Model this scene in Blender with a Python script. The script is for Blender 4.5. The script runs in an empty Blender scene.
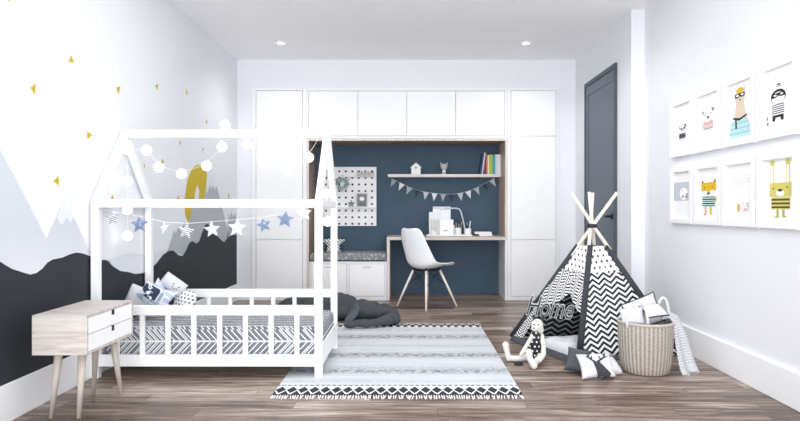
import bpy, bmesh, math, random
from mathutils import Vector, Matrix, noise
from mathutils.geometry import tessellate_polygon
random.seed(7)
C = bpy.context.scene.collection
PI = math.pi
F, CX, CY, H = 612.0, 409.0, 209.0, 1.06          # focal length in pixels, vanishing point, eye height

def W(px, py, Y):
    """world point seen at a pixel of the photograph at depth Y"""
    return Vector(((px-CX)*Y/F, Y, H-(py-CY)*Y/F))
def ray_plane(px, py, p0, n):
    d = Vector(((px-CX)/F, 1.0, -(py-CY)/F)); o = Vector((0, 0, H))
    t = (p0-o).dot(n)/d.dot(n)
    return o+d*t

# ------------------------------------------------------------------ shader helpers
def lin(c):
    if isinstance(c, str):
        c = c.lstrip('#'); c = [int(c[i:i+2], 16)/255 for i in (0, 2, 4)]
        c = [x/12.92 if x <= .04045 else ((x+.055)/1.055)**2.4 for x in c]
    return (c[0], c[1], c[2], 1.0)
class X:
    def __init__(s, nt, v): s.nt = nt; s.v = v
    def op(s, o, b=None, c=None):
        n = s.nt.nodes.new('ShaderNodeMath'); n.operation = o
        for i, a in enumerate((s, b, c)):
            if a is None: continue
            a = a.v if isinstance(a, X) else a
            if isinstance(a, (int, float)): n.inputs[i].default_value = a
            else: s.nt.links.new(a, n.inputs[i])
        return X(s.nt, n.outputs[0])
    def __add__(s, o): return s.op('ADD', o)
    def __sub__(s, o): return s.op('SUBTRACT', o)
    def __mul__(s, o): return s.op('MULTIPLY', o)
    def __truediv__(s, o): return s.op('DIVIDE', o)
    def abs(s): return s.op('ABSOLUTE')
    def frac(s): return s.op('FRACT')
    def floor(s): return s.op('FLOOR')
    def sin(s): return s.op('SINE')
    def lt(s, o): return s.op('LESS_THAN', o)
    def gt(s, o): return s.op('GREATER_THAN', o)
    def mx(s, o): return s.op('MAXIMUM', o)
    def mn(s, o): return s.op('MINIMUM', o)
    def tri(s):                                    # triangle wave 0..1..0, period 1
        return ((s.frac()-.5).abs())*2
    def inv(s): return (s*-1)+1
def coords(nt, which='Object', scale=None):
    t = nt.nodes.new('ShaderNodeTexCoord'); sp = nt.nodes.new('ShaderNodeSeparateXYZ')
    nt.links.new(t.outputs[which], sp.inputs[0])
    return [X(nt, sp.outputs[i]) for i in range(3)]
def vec(nt, a, b, c):
    n = nt.nodes.new('ShaderNodeCombineXYZ')
    for i, k in enumerate((a, b, c)):
        if isinstance(k, X): nt.links.new(k.v, n.inputs[i])
        else: n.inputs[i].default_value = k
    return n.outputs[0]
def noi(nt, v, scale=5, detail=3, rough=.5, dist=0):
    n = nt.nodes.new('ShaderNodeTexNoise'); n.inputs['Scale'].default_value = scale
    n.inputs['Detail'].default_value = detail; n.inputs['Roughness'].default_value = rough
    n.inputs['Distortion'].default_value = dist
    if v is not None: nt.links.new(v, n.inputs['Vector'])
    return X(nt, n.outputs[0])
def mix(nt, f, a, b):
    n = nt.nodes.new('ShaderNodeMix'); n.data_type = 'RGBA'
    if isinstance(f, X): nt.links.new(f.v, n.inputs[0])
    else: n.inputs[0].default_value = f
    for k, i in ((a, 6), (b, 7)):
        if isinstance(k, (str, tuple, list)): n.inputs[i].default_value = lin(k)
        else: nt.links.new(k, n.inputs[i])
    return n.outputs[2]
def ramp(nt, f, stops):
    n = nt.nodes.new('ShaderNodeValToRGB'); nt.links.new(f.v, n.inputs[0])
    e = n.color_ramp.elements
    while len(e) < len(stops): e.new(.5)
    for k, (p, c) in zip(e, stops): k.position = p; k.color = lin(c)
    return n.outputs[0]
_m = {}
def mat(name, col='#ffffff', rough=.5, metal=0, fn=None, bump=None, var=0.0, vscale=8, emit=0, sheen=0, spec=None):
    if name in _m: return _m[name]
    m = bpy.data.materials.new(name); m.use_nodes = True; nt = m.node_tree
    b = nt.nodes['Principled BSDF']
    b.inputs['Roughness'].default_value = rough; b.inputs['Metallic'].default_value = metal
    if spec is not None: b.inputs['Specular IOR Level'].default_value = spec
    if sheen: b.inputs['Sheen Weight'].default_value = sheen
    if fn:
        nt.links.new(fn(nt), b.inputs['Base Color'])
    else:                                           # every material keeps a soft procedural mottling
        t = nt.nodes.new('ShaderNodeTexCoord')
        n = noi(nt, t.outputs['Object'], vscale, 3)
        l = lin(col); k = max(var, .015)
        lo = tuple(x*(1-k) for x in l[:3]); hi = tuple(min(1, x*(1+k)) for x in l[:3])
        nt.links.new(mix(nt, n, lo, hi), b.inputs['Base Color'])
    if emit:
        b.inputs['Emission Color'].default_value = lin(col); b.inputs['Emission Strength'].default_value = emit
    if bump:
        h = bump[2](nt) if len(bump) > 2 else None
        if h is None:
            t = nt.nodes.new('ShaderNodeTexCoord'); h = noi(nt, t.outputs['Object'], bump[0], 4)
        bp = nt.nodes.new('ShaderNodeBump'); bp.inputs['Strength'].default_value = bump[1]; bp.inputs['Distance'].default_value = .01
        nt.links.new(h.v, bp.inputs['Height']); nt.links.new(bp.outputs[0], b.inputs['Normal'])
    _m[name] = m
    return m

# ------------------------------------------------------------------ mesh helpers
class MB:
    def __init__(s): s.bm = bmesh.new(); s.uv = s.bm.loops.layers.uv.new('UVMap'); s.smooth = False
    def face(s, vs, mi=0, uvs=None):
        try: f = s.bm.faces.new(vs)
        except ValueError: return None
        f.material_index = mi; f.smooth = s.smooth
        if uvs:
            for l, u in zip(f.loops, uvs): l[s.uv].uv = u
        return f
    def box(s, x0, x1, y0, y1, z0, z1, mi=0, M=None):
        co = [(x0,y0,z0),(x1,y0,z0),(x1,y1,z0),(x0,y1,z0),(x0,y0,z1),(x1,y0,z1),(x1,y1,z1),(x0,y1,z1)]
        v = [s.bm.verts.new(M @ Vector(c) if M else c) for c in co]
        for q in ((3,2,1,0),(4,5,6,7),(0,1,5,4),(1,2,6,5),(2,3,7,6),(3,0,4,7)): s.face([v[i] for i in q], mi)
        return s
    def bar(s, a, b, w, h, up=(0,0,1), mi=0):         # rectangular bar from a to b
        a, b = Vector(a), Vector(b); d = (b-a).normalized(); u = Vector(up)
        r = d.cross(u).normalized(); u = r.cross(d).normalized()
        v = []
        for p in (a, b):
            for i, j in ((-1,-1),(1,-1),(1,1),(-1,1)): v.append(s.bm.verts.new(p+r*(w/2*i)+u*(h/2*j)))
        for q in ((3,2,1,0),(4,5,6,7),(0,1,5,4),(1,2,6,5),(2,3,7,6),(3,0,4,7)): s.face([v[i] for i in q], mi)
        return s
    def tube(s, pts, rad, n=12, mi=0, cap=True, closed=False, sy=1.0):
        pts = [Vector(p) for p in pts]; k = len(pts)
        if isinstance(rad, (int, float)): rad = [rad]*k
        rings = []; up = None
        for i, p in enumerate(pts):
            if closed: d = (pts[(i+1) % k]-pts[i-1]).normalized()
            else: d = (pts[min(i+1, k-1)]-pts[max(i-1, 0)]).normalized()
            if up is None:
                up = Vector((0,0,1)) if abs(d.z) < .9 else Vector((1,0,0))
            r = d.cross(up).normalized(); up = r.cross(d).normalized()
            rings.append([s.bm.verts.new(p+r*(rad[i]*math.cos(2*PI*j/n))+up*(rad[i]*sy*math.sin(2*PI*j/n))) for j in range(n)])
        sm = s.smooth; s.smooth = True
        for i in range(k if closed else k-1):
            A, B = rings[i], rings[(i+1) % k]
            for j in range(n): s.face([A[j], A[(j+1) % n], B[(j+1) % n], B[j]], mi)
        s.smooth = sm
        if cap and not closed: s.face(rings[0][::-1], mi); s.face(rings[-1], mi)
        return s
    def ell(s, c, r, n=18, m=12, R=None, mi=0):
        c = Vector(c); R = R or Matrix.Identity(3); rows = []
        sm = s.smooth; s.smooth = True
        for i in range(1, m):
            th = PI*i/m
            rows.append([s.bm.verts.new(c+R @ Vector((r[0]*math.sin(th)*math.cos(2*PI*j/n), r[1]*math.sin(th)*math.sin(2*PI*j/n), r[2]*math.cos(th)))) for j in range(n)])
        t = s.bm.verts.new(c+R @ Vector((0,0,r[2]))); b = s.bm.verts.new(c-R @ Vector((0,0,r[2])))
        for j in range(n):
            s.face([t, rows[0][j], rows[0][(j+1) % n]], mi); s.face([b, rows[-1][(j+1) % n], rows[-1][j]], mi)
            for i in range(m-2): s.face([rows[i][j], rows[i+1][j], rows[i+1][(j+1) % n], rows[i][(j+1) % n]], mi)
        s.smooth = sm
        return s
    def lathe(s, prof, c=(0,0,0), n=32, mi=0, sx=1, sy=1, cap=(True, True)):
        c = Vector(c); sm = s.smooth; s.smooth = True
        rings = [[s.bm.verts.new(c+Vector((r*sx*math.cos(2*PI*j/n), r*sy*math.sin(2*PI*j/n), z))) for j in range(n)] for r, z in prof]
        L = 0
        for i in range(len(rings)-1):
            dl = math.dist(prof[i], prof[i+1])
            for j in range(n):
                s.face([rings[i][j], rings[i][(j+1) % n], rings[i+1][(j+1) % n], rings[i+1][j]], mi, [(j/n, L), ((j+1)/n, L), ((j+1)/n, L+dl), (j/n, L+dl)])
            L += dl
        s.smooth = sm
        if cap[0]: s.face(rings[0][::-1], mi)
        if cap[1]: s.face(rings[-1], mi)
        return s
    def grid(s, fn, nu, nv, mi=0, uvf=None):
        vs = [[s.bm.verts.new(fn(i/nu, j/nv)) for j in range(nv+1)] for i in range(nu+1)]
        sm = s.smooth; s.smooth = True
        for i in range(nu):
            for j in range(nv):
                ij = ((i,j),(i+1,j),(i+1,j+1),(i,j+1))
                s.face([vs[a][b] for a, b in ij], mi, [uvf(a/nu, b/nv) for a, b in ij] if uvf else None)
        s.smooth = sm
        return s
    def poly(s, pts, mi=0, uvs=None):
        return s.face([s.bm.verts.new(p) for p in pts], mi, uvs)
    def prism(s, pts, d, mi=0):                       # polygon extruded by vector d
        d = Vector(d); a = [s.bm.verts.new(Vector(p)) for p in pts]; b = [s.bm.verts.new(Vector(p)+d) for p in pts]
        s.face(a[::-1], mi); s.face(b, mi)
        for i in range(len(a)):
            j = (i+1) % len(a); s.face([a[i], a[j], b[j], b[i]], mi)
        return s

def wloc(o):
    v = Vector((0,0,0))
    while o is not None: v += o.location; o = o.parent
    return v
def obj(name, b, mats, parent=None, bevel=0, mods=None, recalc=True, local=False, subd=0):
    bm = b.bm
    if recalc: bmesh.ops.recalc_face_normals(bm, faces=bm.faces)
    if parent is not None and not local: bmesh.ops.translate(bm, verts=bm.verts, vec=-wloc(parent))
    me = bpy.data.meshes.new(name); bm.to_mesh(me); bm.free()
    if not isinstance(mats, (list, tuple)): mats = [mats]
    for m in mats: me.materials.append(m)
    o = bpy.data.objects.new(name, me); C.objects.link(o)
    if parent is not None: o.parent = parent
    if bevel:
        m = o.modifiers.new('bevel', 'BEVEL'); m.width = bevel; m.segments = 2; m.limit_method = 'ANGLE'; m.angle_limit = math.radians(40)
        m.harden_normals = False
    if subd:
        m = o.modifiers.new('subd', 'SUBSURF'); m.levels = subd; m.render_levels = subd
    return o
def thing(name, label, cat, loc=(0,0,0), rot=(0,0,0), group=None):
    o = bpy.data.objects.new(name, None); o.empty_display_size = .05; C.objects.link(o)
    o.location = loc; o.rotation_euler = rot
    return tag(o, label, cat, group)
def tag(o, label, cat, group=None):
    o['label'] = label; o['category'] = cat
    if group: o['group'] = group
    return o
def struct(o): o['kind'] = 'structure'; return o
def dup(root, loc=None, rot=None, label=None):
    r = root.copy(); C.objects.link(r)
    if loc is not None: r.location = loc
    if rot is not None: r.rotation_euler = rot
    if label: r['label'] = label
    for ch in list(root.children):
        c = ch.copy(); C.objects.link(c); c.parent = r
        for g in list(ch.children):
            d = g.copy(); C.objects.link(d); d.parent = c
    return r
def remesh(o, vox=.012, smooth=6):
    m = o.modifiers.new('remesh', 'REMESH'); m.mode = 'VOXEL'; m.voxel_size = vox; m.use_smooth_shade = True
    s = o.modifiers.new('smooth', 'SMOOTH'); s.factor = .5; s.iterations = smooth
    return o
def text_mesh(name, body, size, mat_, M, parent, depth=.004, offset=0.0, font_sx=1.0):
    cu = bpy.data.curves.new(name, 'FONT'); cu.body = body; cu.size = size; cu.extrude = depth; cu.offset = offset
    cu.align_x = 'CENTER'; cu.align_y = 'BOTTOM'
    t = bpy.data.objects.new(name, cu); C.objects.link(t)
    dg = bpy.context.evaluated_depsgraph_get(); me = bpy.data.meshes.new_from_object(t.evaluated_get(dg))
    bpy.data.objects.remove(t); me.transform(M)
    if parent is not None: me.transform(Matrix.Translation(-wloc(parent)))
    me.materials.clear(); me.materials.append(mat_); me.name = name
    o = bpy.data.objects.new(name, me); C.objects.link(o); o.parent = parent
    return o
def star_pts(c, ro, ri, ax=(1,0,0), ay=(0,0,1), rot=0, n=5):
    c, ax, ay = Vector(c), Vector(ax), Vector(ay); out = []
    for i in range(2*n):
        a = PI/2+rot+PI*i/n; r = ro if i % 2 == 0 else ri
        out.append(c+ax*(r*math.cos(a))+ay*(r*math.sin(a)))
    return out

# ------------------------------------------------------------------ materials
M_wall = mat('wall_paint', '#eaebef', .75)
M_ceil = mat('ceiling_paint', '#fafafc', .85)
M_white = mat('white_lacquer', '#f4f4f5', .4)
M_bed = mat('white_painted_wood', '#f8f8f8', .4)
M_trimw = mat('baseboard_paint', '#f6f6f8', .45)
M_blue = mat('slate_blue_paint', '#3b5265', .7, var=.16, vscale=5)
M_door = mat('slate_grey_door_paint', '#5d6774', .5)
M_doordk = mat('slate_dark_casing', '#414a55', .5)
M_black = mat('black', '#17181b', .5)
M_ink = mat('ink', '#22252a', .7)
M_metal = mat('dark_metal', '#24262a', .35, .6)
M_dgrey = mat('charcoal_fabric', '#4b4e54', .9, var=.12, vscale=40)
M_fab_white = mat('white_fabric', '#d8d8dc', .9, bump=(60, .15))
M_paper = mat('paper', '#f6f6f5', .7)
def wood_fn(a, b, c, ax=0, sc=1.0):
    def f(nt):
        x = coords(nt, 'Object'); k = [18*sc, 18*sc, 18*sc]; k[ax] = 1.6*sc
        n = noi(nt, vec(nt, x[0]*k[0], x[1]*k[1], x[2]*k[2]), 1.0, 6, .62, .6)
        return ramp(nt, n, [(.3, a), (.5, b), (.7, c)])
    return f
M_oak = mat('pale_oak', fn=wood_fn('#b9a690', '#cbbba8', '#ddd0c1', 0), rough=.5)
M_oaky = mat('pale_oak_depth', fn=wood_fn('#c0b0a0', '#d3c6ba', '#e4dad0', 1), rough=.5)
M_oakx = mat('pale_oak_width', fn=wood_fn('#bdaea2', '#cfc3b8', '#dfd6ce', 0, 1.0), rough=.5)
M_oakv = mat('pale_oak_upright', fn=wood_fn('#c0ad9c', '#d0c0b1', '#dfd3c7', 2), rough=.5)
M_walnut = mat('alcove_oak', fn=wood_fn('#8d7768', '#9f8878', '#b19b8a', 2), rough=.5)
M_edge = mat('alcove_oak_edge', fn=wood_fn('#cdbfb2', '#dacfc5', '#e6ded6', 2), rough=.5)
M_pole = mat('pale_pole_wood', fn=wood_fn('#d9cfc0', '#e6ded2', '#f0eae0', 2), rough=.55)

def floor_fn(nt):
    x = coords(nt, 'Object')
    pw, pl = .125, 1.25
    r = (x[1]/pw).floor()
    rr = (r*12.9898).sin()*43758.5453
    off = rr.frac()
    u = x[0]/pl+off
    c = u.floor()
    rnd = ((r*78.233+c*37.719).sin()*43758.5453).frac()
    n = noi(nt, vec(nt, x[0]*2.2+rnd*31, x[1]*26, rnd*9), 1, 7, .65, .8)
    n2 = noi(nt, vec(nt, x[0]*1.1+rnd*17, x[1]*6, rnd*5), 1, 3, .5)
    t = (n-.5)*1.5+(rnd-.5)*.36+(n2-.5)*.35+.5
    col = ramp(nt, t, [(.15, '#3a2d24'), (.40, '#69564a'), (.58, '#8f7d6f'), (.82, '#c0b2a5')])
    fy = (x[1]/pw).frac(); fx = u.frac()
    gap = fy.lt(.022).mx(fx.lt(.0025))
    return mix(nt, gap*.75, col, '#3a3029')
def floor_bump(nt):
    x = coords(nt, 'Object'); return noi(nt, vec(nt, x[0]*3, x[1]*40, 0), 1, 5)
M_floor = mat('oak_plank_floor', fn=floor_fn, rough=.36, bump=(1, .06, floor_bump))

# ------------------------------------------------------------------ room shell
YB, YC, XL, XR1, XR2, YJ, ZC, YF = 7.63, 7.10, -2.0, 1.94, 2.055, 5.34, 2.80, -1.2
YW = 7.13
b = MB(); b.box(XL-.1, XR2+.15, YF, YB+.1, -.1, 0); struct(obj('floor', b, M_floor))
b = MB(); b.box(XL-.1, XR2+.15, YF, YB+.1, ZC, ZC+.1); struct(obj('ceiling', b, M_ceil))
# right wall: one piece with its jog
b = MB()
b.prism([(XR2,YF,0),(XR2,YJ,0),(XR1,YJ,0),(XR1,YB,0),(XR2+.15,YB,0),(XR2+.15,YF,0)], (0,0,ZC))
struct(obj('wall_right', b, M_wall))
# back wall with the built-in furniture's opening
KX0, KX1, KZ1 = -1.825, 1.735, 2.462; KT = KZ1-.002
for nm, q in (('wall_back_left', (XL, KX0, YW, YB, 0, ZC)), ('wall_back_right', (KX1, XR1, YW, YB, 0, ZC)), ('wall_back_top', (KX0, KX1, YW, YB, KZ1, ZC)), ('wall_back', (XL, XR1, YB, YB+.1, 0, ZC))):
    b = MB(); b.box(*q); struct(obj(nm, b, M_wall))
b = MB(); b.box(-1.215, 1.165, YB-.012, YB, 0, 1.90); struct(obj('wall_alcove', b, M_blue))
# left wall with its painted mountain mural
M_mur_black = mat('mural_black', '#22272f', .7, var=.06)
def mfade(nt):
    x = coords(nt, 'Object'); z = (x[2]-.55)*1.6
    n = noi(nt, None, 3, 3)
    return ramp(nt, z+n*.15, [(.05, '#e6e7ec'), (.7, '#cdd1d9')])
M_mur_pale = mat('mural_pale_grey', fn=mfade, rough=.75)
M_mur_grey = mat('mural_grey', '#b4b8bf', .75, var=.05)
M_mur_gold = mat('mural_gold', '#cbb000', .6, var=.05)
M_mur_snow = mat('mural_snow', '#e3e5ea', .75)
b = MB(); b.box(XL-.1, XL, YF, YB+.1, 0, ZC, 0)
def mural(pts, mi, layer):
    out = []
    for px, py in pts:
        Y = F*2.0/(CX-px); out.append(Vector((XL+.0006*layer, Y, H-(py-CY)*Y/F)))
    for tri_ in tessellate_polygon([out]): b.poly([out[i] for i in tri_], mi)
black_top = [(-40,262),(-20,258),(0,261.7),(5,265),(12,269),(20,271.5),(26,273.5),(30,274.5),(36,273),(42,268.5),(47,262.5),(52,259.5),(62,257.5),(70,254),(76,252.5),(83,253.5),(92,257),(100,260),(106,260),(113,266.5),(120,271),(128,272),(135,274),(143,273),(150,269),(156.8,262.7),(162.5,255),(168,251),(173,250.5),(178,255),(182,256),(185,252),(189,243),(192,241),(196.5,243.5),(199,241),(202,232),(205,225),(207,224),(210,226),(214,233),(217,236),(222,241),(224,242),(228,237),(232,235),(236.6,235)]
mural([(-40,330),(-40,190),(-18,120),(1.5,152),(16,179),(46.3,238.7),(64.6,197.6),(89,250),(110,262),(110,300)], 2, 1)
mural([(64.6,197.6),(56.5,217.8),(61.8,225.5),(66,217),(70.5,223),(73.9,216)], 5, 2)
mural([(108,300),(100,262),(128,253),(150,255),(168,249),(190,249),(190,300)], 2, 1)
# gold arch, then grey mountains in front of it
mural([(185,215),(184.6,199),(187,181),(191,170),(196,165),(201,164.5),(205,168),(207,175),(206,188),(203.5,200),(198.6,200),(199.3,191),(197.2,184.5),(195,192),(194,205),(190.5,216),(188.3,223)], 4, 2)
mural([(206,182),(208.5,172.5),(213,178),(219,196),(206,196)], 5, 1)
mural([(167,252),(174,230),(175.6,234),(178.5,226),(180.5,231),(184,223),(186.5,224),(188,228),(191,212),(192,206),(195,203),(204,199),(206,190),(207.3,193),(209.6,184.5),(211,189),(213,185),(214.5,190),(216.6,186),(219,196),(222.5,209),(228.5,236),(224,246),(205,246),(190,256)], 3, 3)
mural([(226.5,243),(228.5,213),(229.5,219),(231.2,212),(233,218),(234.7,213),(236.6,219),(236.6,243)], 3, 3)
pts = [(p, q) for p, q in black_top]
mural([(p, q-.9) for p, q in pts if p < 95]+[(92,285),(-40,300)], 5, 3)
def at_floor(px): return (px, CY+F*(H-.02)/(F*2.0/(CX-px)))
for p_, q_ in zip(pts, pts[1:]): mural([p_, q_, at_floor(q_[0]), at_floor(p_[0])], 1, 4)
for t in ([(7,-2),(11,-1.5),(9,1.8)], [(71,54.5),(68.5,62),(74,63)], [(30,87.5),(35.6,83.5),(35,95)], [(116,87.3),(120.3,86.8),(118.4,94.5)], [(155,85),(158,84.2),(157.3,90.8)],
          [(186.3,88.5),(185.6,94.5),(187.8,94)], [(86.8,131.3),(92.2,134.5),(87.3,139.6)], [(53,181),(58.4,176),(59,186)], [(206.6,118.5),(205.4,123),(207.5,124)],
          [(180.6,139.5),(178.8,142.5),(180.8,146)], [(202.3,148),(203.9,148),(202.8,153.5)], [(162.5,158),(161,164),(164,163)], [(178,195),(176.6,200),(179.4,200)],
          [(229.2,193),(227.6,195.6),(229,199)], [(143.2,161.5),(145,165.5),(144.2,169.5)], [(112,193.5),(110.6,201),(114,200.5)], [(60,-6),(64,-8),(63,-2)]):
    mural(t, 4, 2)
bmesh.ops.triangulate(b.bm, faces=[f for f in b.bm.faces if len(f.verts) > 4])
struct(obj('wall_left', b, [M_wall, M_mur_black, M_mur_pale, M_mur_grey, M_mur_gold, M_mur_snow], recalc=False))
b = MB(); b.box(XL+.003, XL+.014, YF, YW, 0, .195); struct(obj('baseboard_left', b, M_trimw, bevel=.004))
b = MB(); b.box(XR2-.022, XR2, YF, YJ, 0, .20); struct(obj('baseboard_right', b, M_trimw, bevel=.005))
b = MB(); b.box(XR1-.014, XR1, 6.72, YW, 0, .195); struct(obj('baseboard_right_rear', b, M_trimw, bevel=.004))

# door on the right wall
d = thing('door_1', '', '', (XR1, 6.2, 0)); del d['label']; del d['category']; struct(d)
DY0, DY1, DZ = 5.70, 6.705, 2.425
b = MB(); b.box(XR1-.022, XR1, DY0, DY0+.045, 0, DZ); b.box(XR1-.022, XR1, DY1-.045, DY1, 0, DZ); b.box(XR1-.022, XR1, DY0+.045, DY1-.045, DZ-.045, DZ)
struct(obj('door_frame', b, M_doordk, d, bevel=.003))
b = MB(); b.box(XR1-.010, XR1, DY0+.05, DY1-.05, .005, DZ-.05)
b.box(XR1-.016, XR1-.010, DY0+.05, DY1-.05, DZ-.15, DZ-.05); b.box(XR1-.016, XR1-.010, DY0+.05, DY0+.13, .005, DZ-.15); b.box(XR1-.016, XR1-.010, DY1-.13, DY1-.05, .005, DZ-.15)
struct(obj('door_leaf', b, M_door, d, bevel=.002))
b = MB(); b.tube([(XR1-.016, 5.80, .99), (XR1-.03, 5.80, .99)], .026, 20); b.tube([(XR1-.03, 5.80, .99), (XR1-.06, 5.80, .99), (XR1-.066, 5.815, .99), (XR1-.066, 5.93, .988)], [.011,.011,.011,.009], 12)
struct(obj('door_handle', b, M_metal, d))

# recessed downlights
M_lens = mat('lamp_lens', '#ffffff', .4, emit=6.0)
for x, y, l in ((-1.34, 6.42, 'recessed round ceiling spot over the left tall cabinet'), (1.23, 6.42, 'recessed round ceiling spot over the right tall cabinet'), (1.26, 5.03, 'recessed round ceiling spot nearest the viewer, cut by the top edge'),):
    t = thing('ceiling_spot', l, 'ceiling light', (x, y, ZC), group='recessed ceiling spots')
    b = MB(); b.lathe([(.036,-.001),(.037,-.009),(.050,-.007),(.052,-.001)], (x, y, ZC), 28, cap=(False, False)); obj('trim_ring', b, M_white, t)
    b = MB(); b.lathe([(.0365,-.001),(.0365,-.004)], (x, y, ZC), 24); obj('lens', b, M_lens, t)

# ------------------------------------------------------------------ built-in cabinets
def door_part(parent, x0, x1, z0, z1, name='door'):
    b = MB(); b.box(x0, x1, YC-.001, YC+.018, z0, z1); return obj(name, b, M_cab, parent, bevel=.002)
M_cab = mat('cabinet_white', '#f6f6f7', .35)
M_carc = mat('cabinet_carcass', '#f2f2f3', .4)
def tall(x0, x1, d0, d1, label):
    t = thing('tall_cabinet', label, 'cabinet', ((x0+x1)/2, YC, 0), group='tall built in cabinets')
    b = MB()
    b.box(x0, d0-.006, YC, YB-.02, 0, KT); b.box(d1+.006, x1, YC, YB-.02, 0, KT)
    b.box(d0-.006, d1+.006, YC, YB-.02, 2.437, KT); b.box(d0-.006, d1+.006, YC, YB-.02, 0, .042); b.box(d0-.006, d1+.006, YC+.022, YB-.02, .042, 2.437)
    obj('carcass', b, M_carc, t, bevel=.0015)
    for z0, z1 in ((.048, .702), (.710, 1.900), (1.908, 2.431)): door_part(t, d0, d1, z0, z1)
    return t
tall(KX0+.002, -1.187, -1.772, -1.237, 'tall white built in cabinet at the left end, behind the bed')
tall(1.142, KX1-.002, 1.185, 1.702, 'tall white built in cabinet at the right end, behind the play tent')
t = thing('overhead_cabinet', 'long white overhead cabinet with four square doors above the alcove', 'cabinet', (0, YC, 1.875))
b = MB(); X0, X1 = -1.185, 1.140
b.box(X0, -1.166, YC, YB-.02, 1.878, KT); b.box(1.114, X1, YC, YB-.02, 1.878, KT); b.box(-1.166, 1.114, YC, YB-.02, 2.432, KT); b.box(-1.166, 1.114, YC, YB-.02, 1.878, 1.905); b.box(-1.166, 1.114, YC+.022, YB-.02, 1.905, 2.432)
obj('carcass', b, M_carc, t, bevel=.0015)
for i in range(4):
    w = 2.268/4; x0 = -1.160+i*w; door_part(t, x0+.003, x0+w-.003, 1.911, 2.426)
t = thing('alcove_surround', 'oak lined open surround framing the dark blue alcove', 'alcove surround', (0, YC, 0))
LX0, LX1, LZ = -1.184, 1.139, 1.875
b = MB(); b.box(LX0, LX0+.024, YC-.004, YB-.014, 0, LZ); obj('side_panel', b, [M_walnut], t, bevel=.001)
b = MB(); b.box(LX1-.024, LX1, YC-.004, YB-.014, .738, LZ); obj('side_panel', b, mat('alcove_oak_lit', fn=wood_fn('#b59c88', '#c6af9c', '#d6c1af', 2), rough=.5), t, bevel=.001)  # same oak made paler: light on this side is put into the colour
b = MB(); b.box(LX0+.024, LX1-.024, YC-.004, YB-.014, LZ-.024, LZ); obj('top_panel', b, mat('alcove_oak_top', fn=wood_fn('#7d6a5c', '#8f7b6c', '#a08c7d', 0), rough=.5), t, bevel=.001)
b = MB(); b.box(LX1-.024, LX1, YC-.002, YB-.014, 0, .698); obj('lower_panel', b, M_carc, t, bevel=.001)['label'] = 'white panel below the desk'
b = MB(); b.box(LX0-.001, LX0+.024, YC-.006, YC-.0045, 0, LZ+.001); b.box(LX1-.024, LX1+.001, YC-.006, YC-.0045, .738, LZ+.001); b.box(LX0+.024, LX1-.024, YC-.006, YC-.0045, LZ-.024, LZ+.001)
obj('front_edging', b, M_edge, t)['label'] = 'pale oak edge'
# desk
t = thing('desk', 'built in oak desk with a slab top and one side panel', 'desk', (.4, YC, 0))
b = MB(); b.box(-.258, 1.138, YC-.008, YB-.014, .700, .736); obj('desk_top', b, M_oakx, t, bevel=.002)
b = MB(); b.box(-.258, -.224, YC-.008, YB-.014, 0, .699); obj('side_panel', b, M_edge, t, bevel=.002)
# bench with two drawers
t = thing('drawer_bench', 'low white bench with two wide drawers inside the alcove', 'bench', (-.7, YC, 0))
b = MB(); bx0, bx1 = LX0+.026, -.260
b.box(bx0, bx1, YC+.028, YB-.014, 0, .448); b.box(bx0, bx1, YC+.004, YC+.028, .425, .448); b.box(bx0, bx1, YC+.004, YC+.028, 0, .045); b.box(bx1-.02, bx1, YC+.004, YC+.028, .045, .425); b.box(bx0, bx0+.02, YC+.004, YC+.028, .045, .425)
mid = (bx0+bx1)/2; b.box(mid-.012, mid+.012, YC+.004, YC+.028, .045, .425)
obj('carcass', b, M_carc, t, bevel=.0015)
for x0, x1 in ((bx0+.025, mid-.016), (mid+.016, bx1-.025)):
    b = MB(); b.box(x0, x1, YC+.002, YC+.024, .050, .420); dr = obj('drawer', b, M_cab, t, bevel=.002)
    b = MB(); xm = (x0+x1)/2
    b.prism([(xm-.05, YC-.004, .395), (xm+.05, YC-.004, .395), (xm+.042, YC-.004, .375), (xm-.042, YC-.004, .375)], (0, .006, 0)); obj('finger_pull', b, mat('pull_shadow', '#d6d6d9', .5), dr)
def cush_fn(nt):
    x = coords(nt, 'Object')
    n = noi(nt, vec(nt, x[0]*1.0, x[1]*1.0, x[2]*1.0), 38, 2, .5)
    return mix(nt, n.gt(.60), '#84868b', '#bdbfc3')
M_cush = mat('mottled_grey_fabric', fn=cush_fn, rough=.9)
def pad(name, x0, x1, y0, y1, z0, z1, m, parent=None, r=.03):
    b = MB(); b.box(x0, x1, y0, y1, z0, z1); b.smooth = True
    for f in b.bm.faces: f.smooth = True
    o = obj(name, b, m, parent, bevel=r); o.modifiers['bevel'].segments = 5; o.modifiers['bevel'].limit_method = 'NONE'
    return o
t = thing('bench_cushion', 'long mottled grey seat cushion on the white bench', 'cushion', ((bx0+bx1)/2, (YC+YB)/2, .449))
pad('pad', bx0+.004, bx1-.004, YC+.006, YB-.02, .4495, .545, M_cush, t, .025)
b = MB(); b.tube([(bx0+.03, YC+.010, .462), (bx1-.03, YC+.010, .462)], .006, 8); obj('piping', b, M_dgrey, t)

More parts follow.
